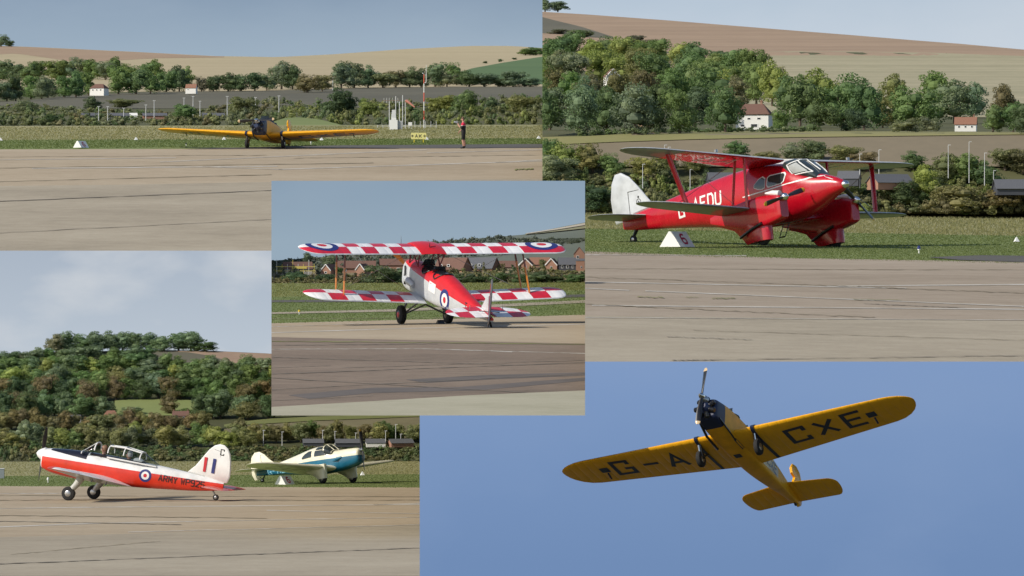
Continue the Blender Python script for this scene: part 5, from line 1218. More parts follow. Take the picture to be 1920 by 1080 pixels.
# ------------------------------------------------------------------ cream and blue cabin monoplane
M_CREAM = paint('cream_paint', (.80, .76, .60, 1), .3, 0, .3, .05)
def cream_plane():
    r = empty('cabin_monoplane', 'cream and blue cabin monoplane with spatted wheels on the grass', 'aircraft')
    sk = split_paint('cream_skin', [((.014, .135, .235, 1), [(-.053, 0, -1, -1.20)])], (.80, .76, .60, 1), .3, .35)
    st = [(1.72, 1.40, .88, .24), (1.62, 1.47, .72, .32), (1.2, 1.52, .62, .38), (.6, 1.56, .56, .44), (.15, 1.60, .54, .52), (-.3, 1.88, .54, .56), (-.8, 1.93, .56, .57), (-1.4, 1.88, .64, .53), (-2.2, 1.76, .78, .44), (-3.2, 1.62, .94, .31), (-4.2, 1.50, 1.08, .18), (-5.0, 1.42, 1.18, .08)]
    fus = fuselage(r, st, sk, 2.4, 3); T = bvh(fus)
    ck_ = MB(); ck_.lathe([(0, .12), (.05, .12), (.10, .06)], (1.70, 0, 1.36), (1, 0, 0), 14); ck_.build('nose_boss', M_STEEL, r)
    propeller(r, (1.82, 0, 1.36), 3, 1.0, M_BLACK, paint('ochre_tip', (.35, .2, .02, 1)), M_CHROME, [(-.06, .08), (.03, .08), (.08, .03)], .16)
    for s in (1, -1):
        ws = wing_secs(s * .42, s * 5.4, .40, 2.05, .70, -.30, 1.15, 1.14, .17, .11, 1.0, (s * 1.13,), .4)
        w = wing_mesh(ws).build('wing', M_CREAM, r); TW = bvh(w)
        for ch, q in letters('GAE' if s < 0 else 'L', .5, .8, .3, .10, lambda u, v, s=s: (-1.2 + v, (-3.9 if s < 0 else 2.2) + u)): decal('letter_' + ch.lower(), q, 'z', -1, TW, .006, paint('faint_grey', (.42, .40, .33, 1)), w, 1)
        y = s * 1.13; tr = MB(); rings = []
        for z, xf, xb, hw in ((.92, .36, -1.25, .20), (.72, .36, -1.05, .20), (.52, .33, -.62, .19), (.36, .32, -.36, .18), (.22, .32, -.26, .165)):
            rr = []
            for k in range(20):
                a = 2 * math.pi * k / 20; cx = math.cos(a); wdt = hw * abs(math.sin(a)) ** .7 * (1 if cx > 0 else max(1 + cx * .8, .1))
                rr.append(((xf + xb) / 2 + (xf - xb) / 2 * cx, y + math.copysign(wdt, math.sin(a)), z))
            rings.append(rr)
        tr.loft(rings); tr.build('wheel_trouser', M_CREAM, r)
        wheel(r, (.06, y, .22), .22, .17, M_STEEL)
        ts = wing_secs(s * .05, s * 1.75, -4.15, 1.0, 1.42, -4.45, .75, 1.44, .09, .07, .5, (), .4)
        wing_mesh(ts, None, 0).build('tailplane', M_CREAM, r)
    fin = MB(); fin.plate([(-3.7, 1.56), (-4.1, 1.86), (-4.4, 2.16), (-4.7, 2.34), (-5.0, 2.34), (-5.25, 2.12), (-5.36, 1.7), (-5.34, 1.25), (-5.2, .98), (-4.95, .98), (-4.75, 1.15), (-4.6, 1.42)], .09)
    fo = fin.build('fin', M_CREAM, r); decal('rudder_gap', stroke([(-4.62, 1.48), (-4.62, 2.16), (-4.35, 2.2)], .02), 'y', -1, bvh(fo), .006, M_GREYDK, fo, 0)
    for sd in (-1, 1):
        decal('cabin_window', [[(-.98, 1.46), (-1.0, 1.76), (-1.2, 1.76), (-1.45, 1.66), (-1.62, 1.52), (-1.62, 1.45)]], 'y', sd, T, .03, M_GLASSPANE, r, 3)
        decal('cabin_window', [[(-.05, 1.42), (-.12, 1.68), (-.75, 1.72), (-.78, 1.45)]], 'y', sd, T, .03, M_GLASSPANE, r, 3)
        decal('roof_pane', [[(-.15, 1.72), (-.22, 1.86), (-.7, 1.89), (-.74, 1.76)]], 'y', sd, T, .03, M_GLASSPANE, r, 3)
        for ch, q in letters('G-AEUJ'[:4], .24, .32, .09, .055, (lambda u, v: (-4.15 + u, 1.08 + v - .03 * u)) if sd < 0 else (lambda u, v: (-2.9 - u, 1.04 + v))): decal('letter_' + {'-': 'dash'}.get(ch, ch.lower()), q, 'y', sd, T, .02, paint('pale_blue_letter', (.25, .55, .72, 1)), r, 1)
    ws = MB(); ws.loft([ring(.22, 1.60, 1.3, .46, 20, 2.4), ring(.02, 1.80, 1.3, .52, 20, 2.4), ring(-.16, 1.93, 1.3, .54, 20, 2.4)], 0, False); wo = ws.build('windscreen', M_GLASSDK, r)
    fr = MB(); fr.tube(ring(-.17, 1.935, 1.3, .545, 20, 2.4)[:11], .03, 6); fr.tube(ring(.23, 1.605, 1.3, .465, 20, 2.4)[:11], .02, 6); fr.tube([(.22, -.18, 1.61), (-.16, -.2, 1.93)], .02, 6); fr.tube([(.22, .18, 1.61), (-.16, .2, 1.93)], .02, 6); fr.build('windscreen_frame', M_CREAM, wo)
    mb = MB(); mb.tube([(.8, -.40, 1.16), (.55, -.47, 1.10), (.3, -.47, 1.05)], [.05, .1, .05], 8); mb.build('air_scoop', paint('blue_scoop', (.014, .135, .235, 1)), r)
    mb = MB(); mb.tube([(-4.55, 0, 1.12), (-4.7, 0, .98)], .03, 8); mb.build('tail_leg', M_BLACK, r)
    wheel(r, (-4.74, 0, .92), .105, .08, M_STEEL, 'tail_wheel')
    return r
cp_ = cream_plane()
place_air(cp_, P4, 633, 906, -38, 10, .5 * 38 / 42.2)
# ------------------------------------------------------------------ houses, lamps, masts, markers, people
M_RENDER = flat('white_render', (.80, .79, .75, 1), .8)
M_ROOFBR = ground_mat('brown_tiles', [(.3, C(.13, .075, .06)), (.7, C(.20, .115, .09))], .6, 3)
M_ROOFRD = ground_mat('red_tiles', [(.3, C(.22, .11, .075)), (.7, C(.30, .16, .11))], .6, 3)
M_ROOFGY = ground_mat('grey_slates', [(.3, C(.09, .095, .11)), (.7, C(.14, .145, .16))], .6, 3)
M_BRICK = ground_mat('brick_wall', [(.3, C(.28, .16, .115)), (.7, C(.37, .21, .15))], .8, 4)
M_PANE = flat('window_dark', (.03, .035, .04, 1), .2)
M_TRIM = flat('white_trim', (.75, .75, .73, 1), .6)
M_GALV = flat('galvanised', (.62, .63, .63, 1), .5)
M_BOARD = flat('grey_boarding', (.06, .065, .08, 1), .7)

def house(label, pl, px, py, w, h, rh, wall, roof, d=None, yaw=0, kind='gable', wins=(), chim=(), group=None, gable_trim=False, name='house', near=0.0, door=None):
    """built in image pixels at its own distance, then scaled to size; ridge along local x unless kind is 'front' (gable end to the viewer)"""
    if pl is P3: h, rh = h * .9, rh * .8
    d = d or w * .6; r = empty(name, label, 'house', group)
    b = pl.p(px, py, near); s = b.y / FOCAL
    r.matrix_basis = Matrix.Translation(b) @ Matrix.Rotation(R(yaw), 4, 'Z') @ Matrix.Diagonal((s, s, s, 1))
    W, D = w / 2, d / 2
    mb = MB(); mb.box((0, 0, h / 2 - 2), (w, d, h + 4))
    if kind == 'gable': mb.add([(-W, -D, h), (-W, D, h), (-W, 0, h + rh), (W, -D, h), (W, D, h), (W, 0, h + rh)], [(0, 1, 2), (3, 5, 4)], 0, False)
    if kind == 'front': mb.add([(-W, -D, h), (W, -D, h), (0, -D, h + rh), (-W, D, h), (W, D, h), (0, D, h + rh)], [(0, 1, 2), (3, 5, 4)], 0, False)
    mb.build('wall', wall, r)
    o = max(w * .03, .5); rf = MB(); t = max(rh * .07, .35)
    def slab(q):
        n = (Vector(q[1]) - Vector(q[0])).cross(Vector(q[2]) - Vector(q[0])).normalized()
        if n.z < 0: n = -n
        k = len(q); top = [Vector(p) + n * t for p in q]
        rf.add([Vector(p) for p in q] + top, [tuple(range(k)), tuple(range(k, 2 * k))] + [(i, (i + 1) % k, k + (i + 1) % k, k + i) for i in range(k)], 0, False)
    if kind == 'gable':
        for sg in (1, -1): slab([(-W - o, sg * (D + o), h - o * rh / D), (W + o, sg * (D + o), h - o * rh / D), (W + o, 0, h + rh), (-W - o, 0, h + rh)])
    elif kind == 'front':
        for sg in (1, -1): slab([(sg * (W + o), -D - o, h - o * rh / W), (sg * (W + o), D + o, h - o * rh / W), (0, D + o, h + rh), (0, -D - o, h + rh)])
    else:
        m = W * .45
        for sg in (1, -1):
            slab([(-W - o, sg * (D + o), h), (W + o, sg * (D + o), h), (W - m, 0, h + rh), (-W + m, 0, h + rh)])
            slab([(sg * (W + o), -D - o, h), (sg * (W + o), D + o, h), (sg * (W - m), 0, h + rh)])
    ro = rf.build('roof', roof, r)
    for c in chim:
        cm = MB(); cm.box((c, 0, h + rh * .95), (max(w * .06, 1.6), max(w * .06, 1.6), rh * .7)); cm.box((c, 0, h + rh * 1.32), (max(w * .08, 2), max(w * .08, 2), rh * .1)); cm.build('chimney', M_BRICK, ro)
    for (x, z, ww, hh) in wins:
        a = MB(); a.box((x, -D - .1, z), (ww, .5, hh)); f = a.build('window', M_TRIM, r)
        a = MB(); a.box((x, -D - .3, z), (ww * .72, .4, hh * .72)); a.build('pane', M_PANE, f)
    if gable_trim and kind == 'front':
        a = MB()
        for sg in (1, -1): a.tube([(sg * (W + o), -D - o - .3, h - o * rh / W), (0, -D - o - .3, h + rh)], t * .9 + .3, 5)
        a.build('barge_board', M_TRIM, ro)
    return r

# top-right: white house, cottage, half-hidden roofs
house('large white house with brown hipped roof below the wood', P2, 1414, 243, 62, 27, 20, M_RENDER, M_ROOFBR, 40, -14, 'hip', [(-23, 20, 5, 4), (-6, 20, 7, 4), (13, 20, 8, 4), (4, 7, 16, 7), (-18, 7, 8, 5)], (14,))
house('white cottage with red tiled roof and brick chimney', P2, 1811, 246, 40, 13, 13, M_RENDER, M_ROOFRD, 22, -10, 'gable', [(-12, 8, 4, 4), (0, 8, 4, 4), (12, 8, 4, 4)], (15,), near=1.2)
house('timbered gable house peeping from the middle of the wood', P2, 1147, 158, 26, 14, 14, M_RENDER, M_ROOFBR, 30, 10, 'front', [(-5, 9, 4, 5), (5, 9, 4, 5)], (), None, True, near=26)
house('brown-roofed house low in the dark trees left of the white house', P2, 1213, 236, 24, 12, 18, M_BRICK, M_ROOFBR, 24, 25, 'front', [(-4, 8, 4, 4)], (), near=6)
house('small white outbuilding left of the white house', P2, 1345, 216, 8, 16, 4, M_RENDER, M_ROOFBR, 8, 0, 'gable', [(0, 9, 3, 4)], near=8)
house('grey-roofed shed with brick gable beyond the red biplane propeller', P2, 1668, 352, 76, 10, 15, M_BRICK, M_ROOFGY, 40, 28, 'gable', (), (), None, near=2.0, name='shed')
house('grey-roofed shed half hidden above the red biplane tail', P2, 1352, 350, 50, 12, 14, M_BOARD, M_ROOFGY, 30, 10, 'gable', near=2.2, name='shed')
house('grey-roofed shed in front of the red biplane nose', P2, 1592, 345, 40, 10, 14, M_BOARD, M_ROOFGY, 30, -14, 'gable', near=2.2, name='shed')
house('long grey-roofed shed at the right edge of the scrub', P2, 1910, 362, 90, 9, 16, M_BOARD, M_ROOFGY, 40, 6, 'gable', near=2.4, name='shed')
# top-left
house('far white house with brown roof at the wood edge', P1, 186, 176, 29, 10, 8, M_RENDER, M_ROOFBR, 22, -20, 'hip', [(-8, 7, 3, 3), (0, 7, 3, 3), (8, 7, 3, 3)], near=30)
house('far white cottage with reddish roof right of the other white house', P1, 359, 172, 20, 7, 7, M_RENDER, M_ROOFRD, 12, -12, 'gable', [(-5, 4, 2, 2)], (5,), near=45)
for i, (px, w, rm, wm, side) in enumerate([(168, 30, M_ROOFGY, M_BOARD, 'leftmost'), (225, 42, M_ROOFGY, M_BOARD, 'second'), (250, 14, M_RENDER, M_RENDER, 'pale third'), (290, 44, M_ROOFGY, M_BRICK, 'fourth'), (400, 40, M_ROOFGY, M_BOARD, 'rightmost')]):
    house('low grey shed roof in the scrub, %s left of the yellow aircraft' % side, P1, px, 220, w, 3, 5, wm, rm, 20, 8, 'gable', name='shed', near=60, group='sheds beyond the top-left grass')
# lower-left
for i, (px, w, rm, wm, side) in enumerate([(587, 38, M_ROOFGY, M_BOARD, 'leftmost'), (652, 46, M_ROOFGY, M_BOARD, 'second from left'), (704, 36, M_ROOFGY, M_RENDER, 'pale third'), (751, 44, M_ROOFGY, M_BRICK, 'brick-ended rightmost')]):
    house('low grey shed roof behind the cream aircraft, %s' % side, P4, px, 834, w, 4, 7, wm, rm, 24, 20 if i == 3 else 6, 'gable', name='shed', near=.9, group='sheds behind the cream aircraft')
house('hidden house with red hipped roof in the lower hillside trees', P4, 208, 784, 24, 5, 9, M_BRICK, M_ROOFRD, 20, 10, 'hip', near=.6)
house('long brown-roofed house below the bright green meadow', P4, 339, 785, 30, 6, 8, M_BRICK, M_ROOFBR, 18, 0, 'gable', [(-6, 3, 3, 3), (6, 3, 3, 3)], (-13, 13), near=.9)
house('grey-roofed white house at the left of the hillside wood', P4, 140, 790, 22, 6, 6, M_RENDER, M_ROOFGY, 16, 10, 'gable', [(-4, 3, 3, 3)], near=.9)
house('timber gable among the trees at the right of the hillside', P4, 457, 732, 14, 5, 8, M_RENDER, M_ROOFBR, 14, 10, 'front', [(0, 3, 3, 3)], near=.7)
# centre: estate of new brick houses
house('brick house under scaffolding at the left edge', P3, 558, 517, 52, 15, 15, flat('block_wall', (.42, .39, .35, 1)), M_ROOFBR, 34, 6, 'gable', [(-14, 9, 5, 4), (2, 9, 5, 4), (14, 9, 5, 4)], near=.2)
house('brick gable house with white bargeboards left of the struts', P3, 619, 516, 20, 10, 14, M_BRICK, M_ROOFBR, 40, -22, 'front', [(0, 5, 5, 4)], (), None, True)
house('long brown-roofed terrace behind the left wing struts', P3, 668, 514, 70, 13, 16, M_BRICK, M_ROOFBR, 36, 0, 'gable', [(-20, 7, 5, 4), (20, 7, 5, 4)], near=-1)
house('brick gable end between the left struts and the big bush', P3, 681, 515, 18, 10, 14, M_BRICK, M_ROOFBR, 30, -22, 'front', (), (), None, True, near=1.2)
house('brick terrace with pale windows just left of the nose', P3, 742, 513, 58, 18, 14, M_BRICK, M_ROOFBR, 36, 4, 'gable', [(-14, 8, 6, 6), (4, 8, 6, 6), (18, 8, 6, 6)], near=-.6)
house('steep brown-roofed house with white dormers behind the cockpits', P3, 850, 512, 60, 8, 26, M_BRICK, M_ROOFBR, 36, -30, 'gable', [(-16, 14, 6, 5), (0, 14, 6, 5)], near=-1)
house('grey-roofed house with white dormers right of the cockpits', P3, 905, 510, 56, 8, 24, M_BRICK, M_ROOFGY, 36, -26, 'gable', [(-16, 13, 6, 5), (2, 13, 6, 5)], near=-1)
house('long low brown roof right of the cockpits', P3, 945, 506, 50, 6, 14, M_BRICK, M_ROOFBR, 30, 0, 'gable', near=-1.5)
house('brick gable house with white bargeboards left of the right struts', P3, 988, 505, 26, 8, 16, M_BRICK, M_ROOFRD, 40, -8, 'front', [(0, 5, 4, 4)], (), None, True, near=-.5)
house('brown-roofed house right of the right struts', P3, 1012, 505, 36, 10, 16, M_BRICK, M_ROOFRD, 30, 0, 'gable', near=-1.8)
house('brick gable house beside the grey boarded house', P3, 1036, 506, 22, 10, 15, M_BRICK, M_ROOFBR, 30, -10, 'front', [(0, 5, 4, 4)], (), None, True, near=0)
house('grey boarded house with dark roof and white windows', P3, 1063, 506, 32, 11, 16, M_BOARD, M_ROOFGY, 26, 4, 'gable', [(-10, 6, 4, 6), (0, 6, 5, 6), (10, 6, 4, 6)], near=.1)
tall = house('tall brown-roofed house at the right edge of the middle picture', P3, 1086, 500, 20, 26, 16, M_BRICK, M_ROOFBR, 20, 0, 'front', [(-3, 18, 5, 5)], (), None, False, near=-2)
rh_ = house('plain brick house cut by the right edge of the middle picture', P3, 1088, 507, 16, 20, 5, M_BRICK, M_ROOFGY, 16, 0, 'gable', [(2, 6, 3, 4)], near=.3)
# scaffolding round the left house
sc_ = empty('scaffolding', 'yellow scaffolding round the brick house at the left edge', 'scaffold'); bsc = P3.p(558, 517, .5); s_ = bsc.y / FOCAL
sc_.matrix_basis = Matrix.Translation(bsc) @ Matrix.Diagonal((s_, s_, s_, 1))
M_SCAF = flat('yellow_scaffold', (.62, .50, .12, 1), .5)
for i in range(8):
    x = -38 + i * 10; a = MB(); a.tube([(x, -20, -2), (x, -20, 22 if i % 3 else 30)], .5, 5); a.build('pole', M_SCAF if i % 2 else M_GALV, sc_)
for z in (9, 17): a = MB(); a.box((-3, -20.5, z), (74, .8, 1.2)); a.build('ledger', M_SCAF, sc_)
a = MB(); a.box((4, -20.8, 15), (28, .8, 4)); a.build('guard_board', M_SCAF, sc_)
# airfield boundary fence
fn_ = empty('boundary_fence', 'thin dark post fence along the scrub behind the checked biplane', 'fence')
for i in range(40):
    px = 514 + i * 15; b = P3.p(px, 527, .25); s = b.y / FOCAL; a = MB(); a.tube([(b.x, b.y, b.z - 3 * s), (b.x, b.y, b.z + 15 * s)], .45 * s, 5)
    if px < 1096: a.build('post', M_BOARD, fn_)
for z in (6, 13):
    a = MB(); p0, p1 = P3.p(510, 527, .25), P3.p(1096, 527, .25); s = p0.y / FOCAL; a.tube([p0 + Vector((0, 0, z * s)), p1 + Vector((0, 0, z * s))], .16 * s, 4); a.build('wire', M_BOARD, fn_)

# ---- lamp posts
def lamp(label, pl, px, top, base, arm=1, near=1.0, group='lamp posts along the far road'):
    b = pl.p(px, base, 0) ; k = max(near, 0); b = pl.p(px, base, k); s = b.y / FOCAL; h = base - top
    r = empty('street_lamp', label, 'street lamp', group); r.matrix_basis = Matrix.Translation(b) @ Matrix.Diagonal((s, s, s, 1))
    a = MB(); a.tube([(0, 0, -8), (0, 0, h * .5), (0, 0, h)], [.75, .6, .5], 6); a.build('post', M_GALV, r)
    a = MB(); a.box((arm * 2.2, 0, h + .2), (5, 1.2, 1.0)); a.build('lamp_head', M_GALV, r)
for i, (x, t, b) in enumerate([(1612, 289, 345), (1648, 281, 348), (1778, 272, 326), (1817, 266, 335), (1846, 287, 340), (1863, 320, 350)]):
    lamp('%s pale lamp post from left above the scrub right of the red biplane' % ORD[i], P2, x, t, b, 1, 2.5)
for i, (x, t, b) in enumerate([(1246, 272, 300), (1253, 276, 300), (1205, 308, 345), (1294, 318, 350)]):
    lamp('%s pale lamp post from left around the red biplane left wing' % ORD[i], P2, x, t, b, 1, 2.0)
for i, (x, t, b) in enumerate([(185, 200, 218), (202, 200, 218), (232, 203, 216), (273.5, 197, 218), (289, 189, 214), (345, 184, 210), (362, 181, 210), (375, 190, 210), (426, 181, 210), (479, 183, 203), (523, 180, 206)]):
    lamp('%s lamp post from left in the scrub behind yellow aircraft' % ORD[i], P1, x, t, b, 0.0, 120)
lamp('lone pole by the trees above the yellow aircraft tail', P1, 624, 144, 167, 0, 20)
for i, (x, t, b) in enumerate([(494, 807, 828), (529, 810, 828), (605, 807, 829), (628, 809, 829), (667, 812, 826), (723, 808, 834), (742, 796, 828), (751.5, 814, 826)]):
    lamp('%s lamp post from left behind the cream aircraft' % ORD[i], P4, x, t, b, 0.3, 1.0)

# ---- top-left equipment: masts, windsock, cabinet, sign
def gthing(name, label, cat, pl, px, py, group=None):
    r = empty(name, label, cat, group); b = pl.g(px, py); s = b.y / FOCAL
    r.matrix_basis = Matrix.Translation(b) @ Matrix.Diagonal((s, s, s, 1)); return r
M_ORANGE = flat('windsock_red', (.75, .13, .08, 1), .7)
m = gthing('radio_mast', 'tall red and white banded mast beside the windsock', 'mast', P1, 795, 240.5)
for i in range(6):
    a = MB(); a.tube([(0, 0, -1 + i * 17), (0, 0, 16 + i * 17)], .85, 8); a.build('mast_section', M_WHITE if i % 2 == 0 else M_ORANGE, m)
a = MB(); a.tube([(3.6, 0, 85), (4.2, 0, 90), (4.2, 0, 119)], [.5, .6, .4], 6); a.tube([(0, 0, 86), (3.6, 0, 85)], .5, 6); a.tube([(0, 0, 100), (4.2, 0, 100)], .4, 6); a.build('antenna', M_WHITE, m)
a = MB(); a.ball((-2, 0, 103), 1.1, 8, 6); a.tube([(-2, 0, 103), (0, 0, 100)], .35, 5); a.build('obstruction_light', M_WHITE, m)
m = gthing('windsock', 'pink-red windsock drooping from a thin grey pole', 'windsock', P1, 760, 241)
a = MB(); a.tube([(0, 0, 0), (0, 0, 54)], .6, 6); a.build('pole', M_GALV, m)
a = MB(); rings = []
for k in range(8):
    t = k / 7; c = Vector((1 + 16.5 * t, 0, 52.5 - 12.5 * t ** 1.15)); rr = 3.2 * (1 - .68 * t); u = Vector((.6, 0, .8))
    rings.append([c + (u * math.cos(q) + Vector((0, 1, 0)) * math.sin(q)) * rr for q in [2 * math.pi * j / 12 for j in range(12)]])
a.loft(rings, 0, False); a.build('sock', flat('faded_sock', (.80, .34, .26, 1), .8), m)
a = MB(); a.tube([(0, 0, 52.5), (1, 0, 52.5)], 1.0, 6); a.build('hoop', M_ORANGE, m)
m = gthing('equipment_cabinet', 'white equipment cabinet with stacked vent box by the masts', 'cabinet', P1, 738, 243)
a = MB(); a.box((0, 0, 9), (15, 12, 18)); a.build('cabinet', M_WHITE, m)
a = MB(); a.loft([[(x * w, y * w, z) for x, y in ((-1, -1), (1, -1), (1, 1), (-1, 1))] for z, w in ((18.2, 4.6), (22, 4.6), (37, 2.8))], 0, True, smooth=False); a.build('vent_tower', M_GALV, m)
a = MB(); a.box((1, -4.8, 20), (8, .6, 3.6)); a.build('vent_base', M_WHITE, m)
a = MB(); a.box((12, 2, 8.5), (9, 8, 16)); a.build('side_cabinet', flat('cabinet_grey', (.38, .39, .40, 1)), m)
for k in range(5): b2 = MB(); b2.box((8.6 + k * 1.7, -2.3, 9), (.7, .3, 11)); b2.build('slat', M_GALV, m)
m = gthing('antenna_array', 'group of grey antenna poles with a crossbar behind the cabinet', 'antenna', P1, 742, 238.5)
for x, z in ((-12, 48), (0, 58), (7, 48), (13, 60)): a = MB(); a.tube([(x, 0, 0), (x, 0, z)], .75, 6); a.build('pole', M_GALV, m)
a = MB(); a.tube([(-24, 0, 50), (8, 0, 50)], .5, 6); a.build('crossbar', flat('rusty_bar', (.25, .17, .13, 1)), m)
for x in (-22, -17, -12, -6, 4): a = MB(); a.tube([(x, 0, 46), (x, 0, 55)], .35, 5); a.build('element', M_GALV, m)
m = gthing('instrument_box', 'small white instrument box on legs right of the cabinet', 'box', P1, 769, 241.5)
a = MB(); a.box((0, 0, 9), (7, 5, 6.5)); a.build('box', M_WHITE, m)
a = MB(); a.tube([(-2.5, 0, 0), (-2.5, 0, 6)], .4, 5); a.tube([(2.5, 0, 0), (2.5, 0, 6)], .4, 5); a.build('leg', M_GALV, m)
m = gthing('compound_fence', 'low grey post and wire fence around the masts', 'fence', P1, 770, 240)
for i in range(12): a = MB(); a.tube([(-62 + i * 10, 2, 0), (-62 + i * 10, 2, 13 if i > 6 else 6)], .45, 5); a.build('post', M_GALV, m)
for z in (3, 5.5): a = MB(); a.tube([(-62, 2, z), (48, 2, z)], .22, 4); a.build('wire', M_GALV, m)
m = gthing('taxiway_sign', 'yellow taxiway sign with arrows and the letters A and K', 'sign', P1, 785, 267)
M_SIGN = flat('sign_yellow', (.80, .72, .28, 1), .5); M_SIGNP = flat('sign_post_yellow', (.75, .58, .03, 1), .5)
for x in (-7.2, 7.2):
    a = MB(); a.box((x, 0, 12), (13.9, 2, 12)); p = a.build('panel', M_SIGN, m)
    a = MB(); a.box((x * 1.2, 0, 3), (1.5, 1.2, 6)); a.build('leg', M_SIGNP, m)
for txt, u0 in (('<A', -13.0), ('K>', 1.6)):
    u = u0
    for ch in txt:
        w = 4.2; q = []
        for st in GLY[ch]: q += stroke([(u + x * w, 9.3 + y * 5.4) for x, y in st], 1.15)
        a = MB()
        for j, qd in enumerate(q): a.add([(x, -1.12 - .03 * (j % 2), z) for x, z in qd], [(0, 1, 2, 3)], 0, False)
        a.build('arrow' if ch in '<>' else 'letter_' + ch.lower(), M_BLACK, m); u += w + 2.6

# ---- numbered marker boards, white pyramids, small lights
def marker6(label, pl, px, py, s_px):
    r = empty('marker_board', label, 'marker', 'tent-shaped white markers numbered 6'); b = pl.g(px, py); s = b.y / FOCAL * s_px / 64
    r.matrix_basis = Matrix.Translation(b) @ Matrix.Rotation(R(-34), 4, 'Z') @ Matrix.Diagonal((s, s, s, 1))
    u, v, h = 23, 26, 29; tp = 3
    a = MB(); a.add([(-u, -v, 0), (u, -v, 0), (tp, -v, h), (-tp, -v, h), (-u, v, 0), (u, v, 0), (tp, v, h), (-tp, v, h)], [(0, 1, 2, 3), (4, 7, 6, 5), (1, 5, 6, 2), (0, 3, 7, 4), (3, 2, 6, 7), (0, 4, 5, 1)], 0, False)
    a.build('board', M_WHITE, r)
    n = Vector((h, 0, u - tp)).normalized(); du = Vector((0, 1, 0)); dv = Vector((-(u - tp), 0, h)).normalized(); o = Vector((u, 0, 0)) + n * .35
    a = MB()
    for qd in stroke([(-6 + x * 14, 8 + y * 20) for x, y in GLY['6'][0]], 4.4): a.add([o + du * x + dv * y for x, y in qd], [(0, 1, 2, 3)], 0, False)
    a.build('digit', flat('marker_red', (.42, .012, .06, 1)), r)
marker6('white tent-shaped marker numbered 6 beneath the red biplane', P2, 1270, 463, 64)
marker6('white tent-shaped marker numbered 6 left of the yellow aircraft', P1, 152, 277, 28)
marker6('white tent-shaped marker numbered 6 below the cream aircraft', P4, 534, 908, 36)
def pyramid(label, pl, px, py, w, h):
    r = gthing('edge_marker', label, 'marker', pl, px, py, 'white pyramid edge markers')
    a = MB(); a.loft([[(x * q, y * q, z) for x, y in ((-1, -1), (1, -1), (1, 1), (-1, 1))] for z, q in ((0, w / 2), (h * .92, w * .09), (h, w * .04))], 0, True, smooth=False); o = a.build('cone', M_WHITE, r); o.rotation_euler = (0, 0, R(20))
    a = MB(); a.box((0, 0, .25), (w * 1.15, w * 1.15, .6)); a.build('base', M_WHITE, r)
for px, py, lab in ((1, 263.5, 'white pyramid marker at the far left of the top-left grass'), (255, 262.5, 'white pyramid marker between the six board and yellow aircraft'), (420, 262, 'white pyramid marker under the yellow aircraft left wing'), (603, 263, 'white pyramid marker under the yellow aircraft right wing'), (800, 262, 'white pyramid marker half behind the yellow sign'), (1010, 260, 'white pyramid marker right of the standing person')): pyramid(lab, P1, px, py, 6.5, 5.5)
pyramid('white pyramid marker right of the cream aircraft', P4, 679.5, 891, 7.5, 7); pyramid('white pyramid marker at the right edge behind the red biplane', P2, 1906, 453, 9, 9)
def edge_light(label, pl, px, py, h, cap):
    r = gthing('edge_light', label, 'light', pl, px, py, 'small edge lights'); a = MB(); a.tube([(0, 0, 0), (0, 0, h * .55)], h * .08, 6); a.tube([(0, 0, h * .45), (0, 0, h * .6)], h * .2, 8); a.build('stem', M_WHITE, r)
    a = MB(); a.lathe([(0, h * .24), (h * .28, h * .22), (h * .42, h * .05)], (0, 0, h * .6), (0, 0, 1), 10); a.build('lens', cap, r)
M_BLUEL = flat('blue_lens', (.03, .04, .18, 1), .2)
edge_light('blue-capped edge light on the grass right of the red biplane', P2, 1723, 475, 14, M_BLUEL)
edge_light('small edge light left of the yellow aircraft wheels', P1, 349, 274, 6, M_BLACK); edge_light('pale edge light right of the yellow aircraft wheels', P1, 583, 271, 8, M_WHITE)
edge_light('pale edge light under the trainer nose', P4, 90, 905, 10, M_WHITE); edge_light('yellow edge light at the left of the middle picture', P3, 561, 590, 9, flat('yellow_lens', (.75, .5, .02, 1), .4))
m = gthing('utility_box', 'small grey box on the grass at the left edge', 'box', P4, 2, 897)
a = MB(); a.box((0, 0, 9), (12, 8, 18)); a.build('box', flat('box_grey', (.22, .25, .27, 1)), m); a = MB(); a.box((0, 0, 18.6), (13.5, 9.5, 1.2)); a.build('lid', M_GALV, m)
# thin far mast on the hill behind the checked biplane
b = P3.p(752, 470, .2); s = b.y / FOCAL; m = empty('lattice_mast', 'thin grey mast on the far skyline above the checked biplane', 'mast'); m.matrix_basis = Matrix.Translation(b) @ Matrix.Diagonal((s, s, s, 1))
a = MB(); a.tube([(-1, 0, 0), (0, 0, 28)], [.5, .25], 4); a.tube([(1, 0, 0), (0, 0, 28)], [.5, .25], 4)
for k in range(5): a.tube([(-1 + k * .2, 0, 4 + k * 5), (1 - k * .2, 0, 6 + k * 5)], .2, 4)
a.build('lattice', flat('mast_grey', (.25, .27, .3, 1)), m)
